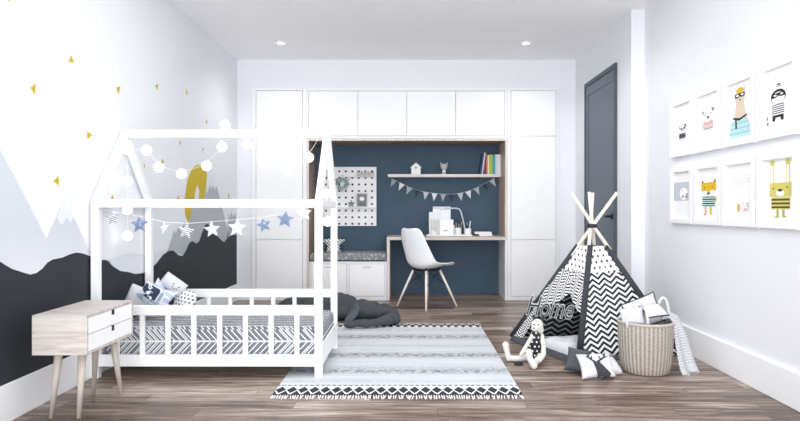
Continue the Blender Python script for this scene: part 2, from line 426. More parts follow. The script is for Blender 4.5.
# star cushion on the bench
def starstripe(nt):
    x = coords(nt, 'Object'); u = (x[0]+x[2])/.036
    return mix(nt, u.frac().lt(.42), '#f2f2f2', '#3a3d44')
def star_pillow(name, label, c, R, thick, m, rot=(0,0,0), tw=0, cat='cushion', rr=.5):
    t = thing(name, label, cat, c, rot)
    b = MB(); b.smooth = True
    pts = star_pts((0,0,0), R, R*rr, rot=tw); n = len(pts); rings = []
    for s_, k in ((1,0),(.96,.35),(.86,.62),(.68,.85),(.40,.98)):
        rings.append((s_, k))
    for sg in (1, -1):
        prev = None; lim = None
        rows = []
        for s_, k in rings:
            row = []
            for i in range(n):
                p0, p1 = pts[i], pts[(i+1) % n]
                for q in range(3): row.append((p0.lerp(p1, q/3))*s_)
            rows.append([Vector((p.x, -sg*thick/2*k*(.55+.45*min(1, (R*.6)/(p.length+1e-6))), p.z)) for p in row])
        vr = [[b.bm.verts.new(p) for p in r_] for r_ in rows]
        c_ = b.bm.verts.new((0, -sg*thick/2*1.02, 0)); L = len(vr[0])
        for a_, d_ in zip(vr, vr[1:]):
            for i in range(L): b.face([a_[i], a_[(i+1) % L], d_[(i+1) % L], d_[i]])
        for i in range(L): b.face([vr[-1][i], vr[-1][(i+1) % L], c_])
    bmesh.ops.remove_doubles(b.bm, verts=b.bm.verts, dist=.0005)
    obj('cover', b, m, t, local=True)
    return t
star_pillow('star_cushion', 'star shaped cushion with black and white diagonal stripes on the bench', W(333.5, 243.6, 7.36), .155, .08, mat('star_stripe_fabric', fn=starstripe, rough=.9), rot=(math.radians(-9), 0, 0), rr=.48)

# ------------------------------------------------------------------ wall shelf and its contents
t = thing('wall_shelf', 'long pale floating shelf on the blue alcove wall', 'shelf', (.43, 7.5, 1.46))
b = MB(); b.box(-.256, 1.112, 7.40, YB-.014, 1.448, 1.482); obj('board', b, mat('pale_shelf_wood', fn=wood_fn('#d8d0ca', '#e6e0db', '#f0ebe7', 0), rough=.5), t, bevel=.002)
ZS = 1.4825
# birdhouse
px0 = W(410.8, 170, 7.46).x; px1 = W(421, 170, 7.46).x; xm = (px0+px1)/2
t = thing('birdhouse', 'small white toy birdhouse with a round hole on the wall shelf', 'ornament', (xm, 7.46, ZS))
b = MB(); y0, y1 = 7.42, 7.50
hb, ha = ZS+.085, ZS+.143
b.prism([(px0+.006, y0, ZS), (px1-.006, y0, ZS), (px1-.006, y0, hb), (xm, y0, ha-.008), (px0+.006, y0, hb)], (0, y1-y0, 0)); obj('body', b, M_paper, t)
b = MB(); b.bar((px0-.002, 7.455, hb-.006), (xm+.002, 7.455, ha-.004), .10, .008, (0,0,1)); b.bar((px1+.002, 7.455, hb-.006), (xm-.002, 7.455, ha-.004), .10, .008, (0,0,1)); obj('roof', b, mat('birdhouse_roof', '#e6e3e0', .6), t)
b = MB(); b.tube([(xm, y0-.002, ZS+.078), (xm, y0+.004, ZS+.078)], .0105, 16); obj('hole', b, M_ink, t)
# grey animal cup
xc = W(444, 170, 7.46).x
t = thing('animal_vase', 'small grey goblet shaped ornament with two ears on the wall shelf', 'ornament', (xc, 7.46, ZS))
M_gcer = mat('grey_ceramic', '#b9bcc0', .5, var=.1, vscale=60)
b = MB(); b.lathe([(.030,0),(.031,.01),(.022,.03),(.020,.045),(.030,.06),(.040,.075),(.046,.11),(.047,.125),(.040,.125),(.036,.11)], (xc, 7.46, ZS), 28); obj('bowl', b, M_gcer, t)
for s_ in (-1, 1):
    b = MB(); b.prism([(xc+s_*.044, 7.45, ZS+.112), (xc+s_*.020, 7.45, ZS+.124), (xc+s_*.046, 7.45, ZS+.15)], (0, .016, 0)); obj('ear', b, M_gcer, t)
b = MB(); b.lathe([(.0235,.028),(.0215,.046)], (xc, 7.46, ZS), 24, cap=(False, False)); obj('waist_band', b, M_paper, t)
# books
def book(x0, w, h, dpt, col, label, lean=0.0, y0=7.43, z0=ZS, group='books on the wall shelf'):
    t = thing('book', label, 'book', (x0+w/2, y0, z0), (0, lean, 0), group)
    m = mat('cover_'+col, col, .5)
    b = MB(); b.box(-w/2, -w/2+.002, 0, dpt, 0, h); b.box(w/2-.002, w/2, 0, dpt, 0, h); b.box(-w/2+.002, w/2-.002, 0, .003, 0, h); obj('cover', b, m, t, local=True)
    b = MB(); b.box(-w/2+.0022, w/2-.0022, .004, dpt-.003, .003, h-.004); obj('pages', b, M_paper, t, local=True)
    return t
bx = W(489.4, 165, 7.45).x-.019
book(bx-.104, .016, .255, .17, '#2d3f63', 'leaning navy book at the left end of the shelf row', .17)
book(bx-.078, .014, .262, .17, '#d9d9ee', 'leaning pale lavender book beside the navy book', .13)
book(bx-.056, .015, .265, .17, '#8a3b57', 'leaning dark red book between lavender and orange books', .10)
x = bx-.024
for w, h, c, l in ((.020,.235,'#d96c4a','upright orange book beside the leaning dark red book'), (.019,.232,'#efe6a8','thin pale yellow book between the orange and green books'), (.040,.238,'#a9c63f','thick lime green book in the shelf row'), (.034,.235,'#3fa0b4','teal blue book beside the lime green book'), (.030,.240,'#dfe3e6','light grey book beside the teal book'), (.034,.240,'#eceef0','white book at the right end against the alcove side')):
    book(x+.001, w-.002, h, .17, c, l); x += w

# bunting
t = thing('bunting', 'string of thirteen grey, white and navy triangle flags under the shelf', 'bunting', (.4, YB-.02, 1.38))
fl = [(393.6,182),(401.5,186),(409,190),(417,193),(425.5,195),(434,196.3),(442.5,197),(450.5,197.3),(459.5,196),(467.5,194),(475.5,190.5),(483.5,186.5),(491,182)]
YFp = YB-.03
pp = [W(391, 178, YFp)]+[W(x+.6, y-2.2-.8*math.sin(PI*k/12), YFp) for k, (x, y) in enumerate(fl)]+[W(494, 178, YFp)]
b = MB(); b.tube(pp, .0013, 6); obj('string', b, M_paper, t)
fc = [mat('flag_grey', '#aeb3b8', .9, var=.1, vscale=60), mat('flag_white', '#e9eaec', .9), mat('flag_pale', '#c6cacd', .9, var=.1, vscale=60), mat('flag_navy', '#333f4f', .9)]
for i, k in enumerate((0,1,0,3,2,1,0,3,2,1,0,3,2)):
    p = pp[i+1]; d_ = (pp[i+2]-pp[i]).normalized(); u = Vector((0,0,1)); n_ = Vector((d_.z, 0, -d_.x)); n_ = n_ if n_.z < 0 else -n_
    b = MB(); a_ = p-d_*.036; c_ = p+d_*.036; e_ = p+n_*.098
    b.prism([a_+Vector((0,-.004,0)), c_+Vector((0,-.004,0)), e_+Vector((0,-.008,0))], (0, .0025, 0)); obj('flag', b, fc[k], t)['label'] = ('grey flag','white flag','pale grey flag','navy flag')[k]

# ------------------------------------------------------------------ pegboard
def peg_fn(nt):
    x = coords(nt, 'Object'); s = .0813
    u = (x[0]/s).frac()-.5; v = (x[2]/s).frac()-.5
    return mix(nt, (u*u+v*v).lt(.028), '#f1f1f2', '#17181b')
PX0, PX1, PZ0, PZ1 = -1.065, -.405, .850, 1.583
t = thing('pegboard', 'white pegboard with rows of black holes on the alcove wall', 'pegboard', (PX0-.004, YB-.03, PZ0-.014))
b = MB(); b.box(PX0, PX1, YB-.032, YB-.014, PZ0, PZ1); obj('panel', b, mat('pegboard_white', fn=peg_fn, rough=.5), t, bevel=.001)
b = MB(); b.box(PX0+.28, PX1-.012, YB-.082, YB-.033, W(0,176.4,7.55).z-.008, W(0,176.4,7.55).z); 
obj('ledge', b, M_white, t, bevel=.001)
zl = W(0, 207.2, 7.55).z
b = MB(); b.box(PX0+.14, PX1-.012, YB-.082, YB-.033, zl-.008, zl); obj('ledge', b, M_white, t, bevel=.001)
for pxp in (346.5, 359, 372):
    p = W(pxp, 209.5, 7.55); b = MB(); b.tube([(p.x, YB-.034, p.z-.004), (p.x, YB-.075, p.z-.004)], .006, 10); obj('peg', b, M_gcer, t)
zt = W(0,176.4,7.55).z
p = W(365.2, 176, 7.55); t = thing('word_sign', 'small wooden cut out word DREAM on the pegboard ledge', 'sign', (p.x, YB-.055, zt))
M_sign = mat('sign_wood', '#9d8f80', .6)
text_mesh('lettering', 'DREAM', .066, M_sign, Matrix.Translation((p.x, YB-.055, zt+.006)) @ Matrix.Rotation(PI/2, 4, 'X') , t, .004)
b = MB(); b.box(p.x-.11, p.x+.11, YB-.066, YB-.046, zt+.0005, zt+.008); obj('base', b, M_sign, t)
# framed print with pale oval on the pegboard ledge
p = W(361.8, 199, 7.55); t = thing('picture_frame', 'small grey framed print of a white oval on the pegboard', 'picture', (p.x, YB-.055, zl))
b = MB(); fw, fh = .132, .17
for q in ((-fw/2, -fw/2+.012, 0, fh), (fw/2-.012, fw/2, 0, fh), (-fw/2+.012, fw/2-.012, 0, .012), (-fw/2+.012, fw/2-.012, fh-.012, fh)): b.box(p.x+q[0], p.x+q[1], YB-.07, YB-.05, zl+.0005+q[2], zl+.0005+q[3])
obj('frame', b, mat('frame_taupe', '#b9b3ac', .6), t)
b = MB(); b.box(p.x-fw/2+.012, p.x+fw/2-.012, YB-.06, YB-.052, zl+.0125, zl+fh-.0115)
n = 24; b.poly([(p.x+.030*math.cos(2*PI*i/n), YB-.0605, zl+.105+.026*math.sin(2*PI*i/n)) for i in range(n)], 1)
b.poly([(p.x-.045, YB-.0605, zl+.016), (p.x+.045, YB-.0605, zl+.016), (p.x+.045, YB-.0605, zl+.05), (p.x-.045, YB-.0605, zl+.05)], 2)
obj('print', b, [mat('print_grey', '#7d8187', .7), M_paper, mat('print_grey_mid', '#6b7077', .7)], t, recalc=False)
# small grey star ornament
p = W(351, 202.7, 7.55); t = thing('star_ornament', 'small grey star standing on the pegboard ledge', 'ornament', (p.x, YB-.055, zl))
b = MB(); b.prism([q for q in star_pts((p.x, YB-.065, zl+.0425), .05, .022)], (0, .012, 0)); obj('star', b, mat('star_grey_felt', '#7e848c', .8), t)
# wreath
p = W(342.3, 183.5, 7.56); t = thing('leaf_wreath', 'small grey green leaf wreath hanging on the pegboard', 'wreath', (p.x, YB-.05, p.z-.08))
b = MB(); b.tube([(p.x+.058*math.cos(a*PI/12), YB-.048, p.z+.058*math.sin(a*PI/12)) for a in range(24)], .005, 6, closed=True); obj('ring', b, mat('twig', '#6b6a5c', .8), t)
b = MB()
for i in range(110):
    a = random.uniform(0, 2*PI); r = .055+random.gauss(0, .014); c_ = Vector((p.x+r*math.cos(a), YB-.052-random.uniform(0, .02), p.z+r*math.sin(a)))
    d_ = Vector((math.cos(a+random.gauss(1.2, .7)), random.uniform(-.4, .1), math.sin(a+random.gauss(1.2, .7)))).normalized(); sd = d_.cross(Vector((0,1,.2))).normalized()
    l, w = .034, .009
    b.poly([c_, c_+d_*l*.5+sd*w, c_+d_*l, c_+d_*l*.5-sd*w], random.randint(0, 2))
lv = obj('leaves', b, [mat('leaf_a', '#8fa39a', .7), mat('leaf_b', '#6f877c', .7), mat('leaf_c', '#b9c6bf', .7)], t, recalc=False)

# ------------------------------------------------------------------ things on the desk
ZD = .7365; YD = 7.40
def dx(px): return (px-CX)*YD/F
def dz(py): return H-(py-CY)*YD/F
M_org = mat('organiser_white', '#f3f3f4', .4)
t = thing('desk_tray', 'low white desk organiser tray on the desk', 'tray', (dx(448), YD, ZD))
b = MB(); b.box(dx(426.5), dx(471.5), YD-.10, YD+.10, ZD, ZD+.006)
b.box(dx(426.5), dx(471.5), YD-.10, YD-.094, ZD+.006, ZD+.016); b.box(dx(426.5), dx(471.5), YD+.094, YD+.10, ZD+.006, ZD+.016); b.box(dx(426.5), dx(426.5)+.006, YD-.094, YD+.094, ZD+.006, ZD+.016); b.box(dx(471.5)-.006, dx(471.5), YD-.094, YD+.094, ZD+.006, ZD+.016)
obj('tray_base', b, M_org, t, bevel=.002)
Z1 = ZD+.0065
t = thing('letter_board', 'tall white board at the back of the desk tray', 'board', (dx(442), YD+.07, Z1))
b = MB(); b.box(dx(433), dx(451), YD+.06, YD+.072, Z1, dz(206.5)); obj('board_sheet', b, M_org, t, bevel=.002)
b = MB(); b.box(dx(433), dx(451), YD+.056, YD+.0595, dz(209), dz(206.5)); obj('clip_strip', b, mat('strip_grey', '#d4d6d9', .5), t)
t = thing('letter_board', 'shorter white board at the left of the desk tray', 'board', (dx(434), YD+.03, Z1))
b = MB(); b.box(dx(429), dx(441), YD+.02, YD+.03, Z1, dz(212)); obj('board_sheet', b, mat('board_pale', '#e9ebee', .5), t, bevel=.002)
t = thing('storage_box', 'white box with a small dark label on the desk tray', 'box', (dx(446), YD-.02, Z1))
b = MB(); b.box(dx(439.2), dx(453), YD-.07, YD+.012, Z1, dz(219.5)); bo = obj('box_body', b, M_org, t, bevel=.003)
b = MB()
for i in range(5): b.box(dx(442.6)+i*.0125, dx(442.6)+i*.0125+.009, YD-.0715, YD-.0705, dz(230.9), dz(230.1))
obj('label_mark', b, M_ink, t)['label'] = 'small dark mark'
t = thing('notebook', 'grey notebook leaning against the white box', 'notebook', (dx(453.5), YD-.03, Z1))
b = MB(); b.box(dx(453.2), dx(454.6), YD-.05, YD+.05, Z1, dz(225)); obj('cover', b, mat('notebook_grey', '#cfd2d6', .6), t, bevel=.001)
def cup(x, r, h, label, y):
    t = thing('pencil_cup', label, 'cup', (x, y, Z1))
    b = MB(); b.lathe([(r*.92, 0), (r, .004), (r, h), (r-.004, h), (r-.004, .006)], (x, y, Z1), 24, cap=(True, True)); obj('cup_body', b, M_org, t); return t
def stick(name, label, cat, base, top, r, m, tip=None, group=None):
    t = thing(name, label, cat, base, group=group)
    a_, c_ = Vector(base), Vector(top); b = MB(); b.tube([a_, a_.lerp(c_, .86)], r, 8); obj('shaft', b, m, t)
    b = MB(); b.tube([a_.lerp(c_, .861), c_], [r*1.0, r*(.25 if tip is None else 1.3)], 8); obj('tip', b, tip or m, t); return t
cup(dx(433.5), .038, .062, 'white cup with three wooden pencils, leftmost on the desk tray', YD-.05)
for i, (a_, c_, l) in enumerate(((431.8, 431.2, 'left wooden pencil in the leftmost desk cup'), (433.4, 434.0, 'middle wooden pencil in the leftmost desk cup'), (435.2, 436.8, 'right wooden pencil in the leftmost desk cup'))):
    stick('pencil', l, 'pencil', (dx(a_), YD-.05, Z1+.008), (dx(c_)+.002, YD-.048, dz(219.0)), .0045, M_oakv, M_oakv, group='pencils in the left cup')
cup(dx(458), .038, .092, 'white cup full of dark brushes in the middle of the desk', YD-.03)
for i in range(6):
    o_ = (i-2.5)*.010
    stick('paint_brush', ('leftmost','second','third','fourth','fifth','rightmost')[i]+' dark brush from the left in the middle desk cup', 'brush', (dx(458)+o_*.7, YD-.03+(i % 2)*.012-.006, Z1+.008), (dx(458)+o_*1.9, YD-.03+(i % 2)*.016-.008, dz(219+random.uniform(0, 3))), .0035, M_oakv if i % 2 else M_ink, M_ink, 'brushes in the middle cup')
cup(dx(467.5), .040, .084, 'white cup with a pale brush, rightmost on the desk tray', YD-.05)
stick('paint_brush', 'pale brush standing in the rightmost desk cup', 'brush', (dx(468.2), YD-.05, Z1+.008), (dx(470), YD-.045, dz(221)), .006, M_org, M_paper)
stick('pencil', 'dark pencil in the rightmost desk cup', 'pencil', (dx(466.5), YD-.045, Z1+.008), (dx(467), YD-.045, dz(223)), .0035, M_ink, M_oakv)
t = thing('desk_lamp', 'white bent tube desk lamp arching over the desk tray', 'lamp', (dx(461.8), YD+.04, Z1))
lp = [W(464.5, 235, YD+.045), W(464.5, 227, YD+.045), W(462.8, 219, YD+.045), W(461, 212, YD+.045), W(459.4, 209.2, YD+.045), W(456.5, 208.3, YD+.045), W(450, 208.2, YD+.03), W(444, 208.4, YD+.02)]
lp[0].z = Z1+.013
b = MB(); b.tube(lp, .0085, 12); obj('arm', b, mat('lamp_tube', '#d5dade', .35), t)
b = MB(); b.lathe([(.035, 0), (.035, .008), (.012, .014)], (lp[0].x, lp[0].y, Z1), 24); obj('base', b, M_org, t)
b = MB(); q = lp[-1]; b.tube([q, q+Vector((-.05, -.005, -.002))], [.014, .016], 14); obj('lamp_head', b, M_org, t)
t = thing('closed_book', 'pale pink book lying flat at the right end of the desk', 'book', (dx(483), YD-.05, ZD), group='books lying on the desk')
M_pinkb = mat('book_pink', '#d8cac8', .6)
def flat_book(t, x0, x1, y0, y1, z0, z1, m):
    b = MB(); b.box(x0, x1, y0, y1, z0, z0+.003); b.box(x0, x1, y0, y1, z1-.003, z1); b.box(x1-.003, x1, y0, y1, z0+.003, z1-.003); obj('cover', b, m, t)
    b = MB(); b.box(x0+.003, x1-.0035, y0+.003, y1-.003, z0+.0035, z1-.0035); obj('pages', b, M_paper, t)
flat_book(t, dx(478), dx(491), YD-.12, YD+.06, ZD, ZD+.026, M_pinkb)
t = thing('closed_book', 'white book stacked on the pink book on the desk', 'book', (dx(482), YD-.05, ZD+.0265), group='books lying on the desk')
flat_book(t, dx(474), dx(490.5), YD-.11, YD+.05, ZD+.0265, ZD+.050, mat('book_white', '#eceaea', .6))

# ------------------------------------------------------------------ chair
def chair():
    t = thing('shell_chair', 'white moulded shell chair on pale wooden dowel legs at the desk', 'chair', (.195, 6.67, 0), (0, 0, math.radians(43)))
    prof = [(.245,.432,.150),(.225,.444,.185),(.16,.440,.212),(.06,.425,.225),(-.05,.415,.228),(-.13,.425,.226),(-.180,.465,.222),(-.205,.54,.214),(-.225,.63,.200),(-.245,.72,.182),(-.262,.80,.160),(-.270,.838,.135),(-.272,.852,.09)]
    n = len(prof)
    def samp(s):
        k = s*(n-1); i = min(int(k), n-2); f = k-i; f_ = f
        P = [prof[max(0, min(n-1, i+j))] for j in (-1, 0, 1, 2)]
        out = []
        for a in range(3):
            p0, p1, p2, p3 = (q[a] for q in P)
            out.append(.5*(2*p1+(p2-p0)*f+(2*p0-5*p1+4*p2-p3)*f*f+(3*p1-p0-3*p2+p3)*f**3))
        return out
    def fn(u, v):
        x, z, w = samp(u); a = samp(min(1, u+.01)); c = samp(max(0, u-.01)); dx_, dz_ = a[0]-c[0], a[1]-c[1]; L = math.hypot(dx_, dz_) or 1
        nx, nz = dz_/L, -dx_/L
        s = (v-.5)*2; bow = .075*math.exp(-((u-.48)/.22)**2)+.03
        k = abs(s)**2.3*bow
        return Vector((x+nx*k, s*w, z+nz*k))
    b = MB(); b.grid(fn, 48, 22)
    o = obj('seat_shell', b, mat('shell_white', '#f8f9fc', .3), t, local=True)
    m = o.modifiers.new('solid', 'SOLIDIFY'); m.thickness = .009; m.offset = 0
    M_leg = mat('dowel_leg', fn=wood_fn('#e4dcd3', '#efe9e2', '#f6f2ed', 2), rough=.5)
    T = [(.10,.10),(.10,-.10),(-.11,-.10),(-.11,.10)]; Ft = [(.235,.225),(.235,-.225),(-.235,-.225),(-.235,.225)]
    for (a, c), (e, f) in zip(T, Ft):
        b = MB(); b.tube([(e, f, 0), (e+(a-e)*.5, f+(c-f)*.5, .20), (a, c, .395)], [.0095, .0125, .0135], 14); obj('leg', b, M_leg, t, local=True)
    b = MB()
    def P(i, h): a, c = T[i]; e, f = Ft[i]; k = h/.395; return Vector((e+(a-e)*k, f+(c-f)*k, h))
    for i in range(4):
        j = (i+1) % 4
        b.tube([P(i, .385), P(j, .235)], .0035, 6); b.tube([P(j, .385), P(i, .235)], .0035, 6)
    b.tube([(.10,.10,.395),(.10,-.10,.395),(-.11,-.10,.395),(-.11,.10,.395)], .006, 8, closed=True)
    for a, c in T: b.tube([(a, c, .393), (a*.9, c*.95, .423)], .010, 8)
    obj('wire_brace', b, M_metal, t, local=True)
chair()

# ------------------------------------------------------------------ house bed
t = thing('house_bed', 'white house shaped bed frame with open gable roof and slatted rails', 'bed', (-1.26, 4.23, 0))
bedx0, bedx1, by0, by1 = -1.986, -.542, 3.816, 4.647; pw = .047
ZE = 1.12; ZR = 1.605; ym = (by0+by1)/2
for x0 in (bedx0, bedx1-pw):
    for y0 in (by0, by1-pw):
        b = MB(); b.box(x0, x0+pw, y0, y0+pw, .002, ZE-.05); po = obj('post', b, M_bed, t, bevel=.003)
        b = MB(); b.lathe([(.016, 0), (.016, .002)], (x0+pw/2, y0+pw/2, 0), 16); obj('foot_pad', b, M_dgrey, po)
for y0 in (by0, by1-pw):
    b = MB(); b.box(bedx0, bedx1, y0, y0+pw, ZE-.05, ZE); obj('eave_beam', b, M_bed, t, bevel=.003)
    yr = y0+.008
    b = MB(); b.box(bedx0+pw, bedx1-pw, yr, yr+.03, .395, .456); obj('guard_rail', b, M_bed, t, bevel=.003)
    b = MB(); b.box(bedx0+pw, bedx1-pw, yr, yr+.03, .075, .146); obj('side_rail', b, M_bed, t, bevel=.003)
    for k in range(8):
        xb = -1.833+k*.1615; b = MB(); b.box(xb-.0145, xb+.0145, yr+.004, yr+.026, .146, .395); obj('spindle', b, M_bed, t, bevel=.002)
b = MB(); b.box(bedx0, bedx1, ym-.022, ym+.022, ZR-.052, ZR); obj('ridge_beam', b, M_bed, t, bevel=.003)
for x0 in (bedx0, bedx1-pw):
    b = MB(); b.box(x0+.004, x0+pw-.004, by0+pw, by1-pw, ZE-.05, ZE-.002); obj('tie_beam', b, M_bed, t, bevel=.003)
    for yy, sg in ((by0+.022, 1), (by1-.022, -1)):
        b = MB(); b.bar((x0+pw/2, yy, ZE-.01), (x0+pw/2, ym+sg*.004, ZR-.028), pw-.004, .046, (0, -sg, .6)); obj('rafter', b, M_bed, t, bevel=.003)
    b = MB(); b.box((x0+.008 if x0 < -1 else -.557), (x0+.036 if x0 < -1 else -.543), by0+pw, by1-pw, .075, .205); obj('end_rail', b, M_bed, t, bevel=.003)
for k in range(11):
    xs = bedx0+.11+k*.125; b = MB(); b.box(xs, xs+.07, by0+.039, by1-.039, .085, .100); obj('slat', b, M_bed, t, bevel=.001)
# mattress with herringbone cover
def herr(nt):
    x = coords(nt, 'UV'); per = .170
    h = ((x[1]/per).frac()-.5)*per
    a = h.abs()
    u = (x[0]+a*.95)/.038
    k = u.floor(); rnd = ((k*12.9898+(x[1]/per).floor()*7.13).sin()*43758.5).frac()
    top_ = x[1].gt(.172).mx(x[0].gt(3)); line = u.frac().lt((top_*-.12)+.23)
    dbl = (u.frac()-.48).abs().lt((top_*-.06)+.09)*rnd.gt(.62)
    ax = a.lt(.0045); ax2 = a.gt(per/2-.0045)
    m = line.mx(dbl).mx(ax).mx(ax2)
    n = noi(nt, None, 60, 2)
    g = mix(nt, n, '#66696e', '#797c81')
    return mix(nt, m, g, '#e6e7ea')
M_herr = mat('grey_herringbone_cotton', fn=herr, rough=.9)
t = thing('mattress', 'mattress in a grey and white herringbone cover inside the house bed', 'mattress', (-1.26, 4.23, .10))
b = MB(); b.box(-1.93, -.561, 3.872, 4.590, .103, .312)
bmesh.ops.bevel(b.bm, geom=list(b.bm.edges), offset=.04, segments=5, affect='EDGES', profile=.5)
bmesh.ops.subdivide_edges(b.bm, edges=[e for e in b.bm.edges if e.calc_length() > .3], cuts=14, use_grid_fill=True)
for v in b.bm.verts:
    if v.co.z > .27: v.co.z += .010*noise.noise(v.co*4)
for f in b.bm.faces:
    f.smooth = True; f.normal_update(); n_ = f.normal
    for l in f.loops:
        c_ = l.vert.co
        if abs(n_.x) > .75: l[b.uv].uv = (5+(c_.y-3.872), c_.z-.138)
        else:
            v_ = (c_.z-.138) if n_.z < .6 and n_.y < 0 else (.300-.138)+(c_.y-3.90)
            l[b.uv].uv = (c_.x, v_)
obj('mattress_cover', b, M_herr, t)

# pillows
def pillow_b(w, h, th, n=18, pinch=.07, ex=.42):
    b = MB(); b.smooth = True
    def fn(sg):
        def f(u, v):
            s, q = 2*u-1, 2*v-1
            x = w/2*s*(1-pinch*(1-q*q)*abs(s)); z = h/2*q*(1-pinch*(1-s*s)*abs(q))
            t_ = max(0, (1-s*s)*(1-q*q))**ex
            return Vector((x, sg*th/2*t_, z+h/2))
        return f
    uvf = lambda u, v: (u, v)
    b.grid(fn(-1), n, n, uvf=uvf); b.grid(fn(1), n, n, uvf=uvf)
    bmesh.ops.remove_doubles(b.bm, verts=b.bm.verts, dist=.0004)
    return b
def pillow(name, label, base, w, h, th, m, rot=(0,0,0), cat='pillow', pinch=.07, ex=.42, piping=None):
    t = thing(name, label, cat, base, rot)
    o = obj('cover', pillow_b(w, h, th, pinch=pinch, ex=ex), m, t, local=True)
    if piping:
        pts = []
        N = 10
        for k in range(4*N):
            e, f = divmod(k, N); f = f/N*2-1
            s, q = ((f, -1), (1, f), (-f, 1), (-1, -f))[e]
            pts.append((w/2*s*(1-pinch*(1-q*q)*abs(s)), 0, h/2*q*(1-pinch*(1-s*s)*abs(q))+h/2))
        b = MB(); b.tube(pts, .0045, 6, closed=True); obj('piping', b, piping, t, local=True)
    return t
def dots_fn(bg, fg, sc, r):
    def f(nt):
        x = coords(nt, 'Object'); u = x[0]/sc; v = x[2]/sc
        row = v.floor(); u2 = u+row*.5
        a = u2.frac()-.5; c = v.frac()-.5
        return mix(nt, (a*a+c*c).lt(r*r), bg, fg)
    return f
def crystals(nt):
    x = coords(nt, 'Object'); v = nt.nodes.new('ShaderNodeTexVoronoi'); v.inputs['Scale'].default_value = 16; v.feature = 'DISTANCE_TO_EDGE'
    nt.links.new(vec(nt, x[0], x[2], 0), v.inputs['Vector'])
    n = noi(nt, None, 12, 2); e = X(nt, v.outputs[0]).lt(.055)
    return mix(nt, e, mix(nt, n, '#93a9c9', '#cbd6e6'), '#e3e8f0')
def navy_pat(nt):
    x = coords(nt, 'Object'); n = noi(nt, vec(nt, x[0], x[2], 0), 14, 3, .5, 1.5)
    border = ((x[0].abs()).gt(.056)).mx((x[2]-.052).abs().gt(.043))
    return mix(nt, border.mx((n-.55).abs().lt(.05)), '#27344a', '#dfe4ee')
R_ = math.radians
zt_ = .312
def low(px, py, Y, h): p_ = W(px, py, Y); return (p_.x, Y, p_.z-h/2)
pillow('bed_pillow', 'plain white pillow lying at the head of the bed', low(135, 303, 4.16, .15), .23, .19, .11, M_fab_white, (R_(-18), R_(14), R_(-14)))
pillow('bed_pillow', 'navy and white patterned cushion leaning at the head of the bed', low(146.5, 290.5, 4.05, .11), .135, .105, .05, mat('navy_pattern_fabric', fn=navy_pat, rough=.9), (R_(-14), R_(30), R_(-4)))
star_pillow('bed_pillow', 'pale blue star shaped cushion with white crystal lines on the bed', W(157, 299.5, 4.13), .150, .065, mat('crystal_fabric', fn=crystals, rough=.9), rot=(R_(-18), 0, R_(4)), tw=R_(2), cat='pillow', rr=.55)
def face_pillow():
    t = thing('bed_pillow', 'white pillow with a small sleeping face tilted against the wall', 'pillow', low(168, 285, 4.36, .085), (R_(-16), R_(36), R_(4)))
    obj('cover', pillow_b(.175, .110, .06, pinch=.0, ex=.40), M_fab_white, t, local=True)
    b = MB()
    for dx_, dz_, r in ((.004,.062,.006),(.050,.062,.006),(.010,.042,.005),(.026,.036,.005),(.042,.042,.005)):
        b.ell((dx_, -.028, dz_), (r, .004, r*.8), 10, 6)
    obj('face', b, M_ink, t, local=True)
face_pillow()
pillow('bed_pillow', 'small round white pillow with black dots on the bed', low(181, 303, 4.37, .16), .150, .165, .10, mat('dotted_fabric', fn=dots_fn('#f3f3f3', '#26282c', .026, .24), rough=.9), (R_(-14), R_(12), R_(-10)), pinch=-.05, ex=.5)

# string of globe lights on the bed roof
t = thing('globe_string_lights', 'string of white globe lights draped over the bed roof', 'string lights', (-1.26, 4.20, 1.2))
GY = 4.185
gl = [(128,150),(146.6,150.5),(158.8,167.5),(181.4,174),(206.6,166),(222,147),(225,126.5),(247.3,144.5),(262.9,163.5),(288.7,171.8),(309,157.5),(326.5,124.3)]
M_globe = mat('globe_white', '#ffffff', .5, emit=1.1); M_wire = mat('white_wire', '#f2f2f2', .6)
def gy(px, py): return 4.235 if py < 130 else GY
gp = [W(x, y, gy(x, y)) for x, y in gl]
for p_ in gp:
    if p_.z > 1.56: p_.z = max(p_.z, ZR+.033)
left = [W(x, y, GY) for x, y in ((127,181),(127.2,209.7),(124.5,236))]
right = [W(x, y, GY) for x, y in ((326.2,194),(327.5,221.5))]
for p_ in left: p_.x = max(p_.x, -1.925)
gp[0].x = max(gp[0].x, -1.92)
def wire(pts):
    o_ = [p_+Vector((0,0,.030)) for p_ in pts]; out = []
    for i in range(len(o_)-1):
        for k in range(6):
            f = k/6; q = o_[i].lerp(o_[i+1], f); q.z -= .02*4*f*(1-f) if abs(o_[i].x-o_[i+1].x) > .06 else 0; out.append(q)
    return out+[o_[-1]]
b = MB(); b.tube(wire(gp), .0011, 6); b.tube(wire([gp[0]]+left), .0011, 6)
b.tube([gp[-1]+Vector((0,-.03,.0)), W(330.5, 160, GY), right[0]+Vector((0,0,.03)), right[1]+Vector((0,0,.03))], .0011, 6)
obj('wire', b, M_wire, t)
for p_ in gp+left+right:
    b = MB(); b.ell(p_, (.0335,)*3, 20, 14); g_ = obj('globe', b, M_globe, t)
    b = MB(); b.tube([p_+Vector((0,0,.031)), p_+Vector((0,0,.042))], .007, 10); obj('socket', b, M_wire, g_)

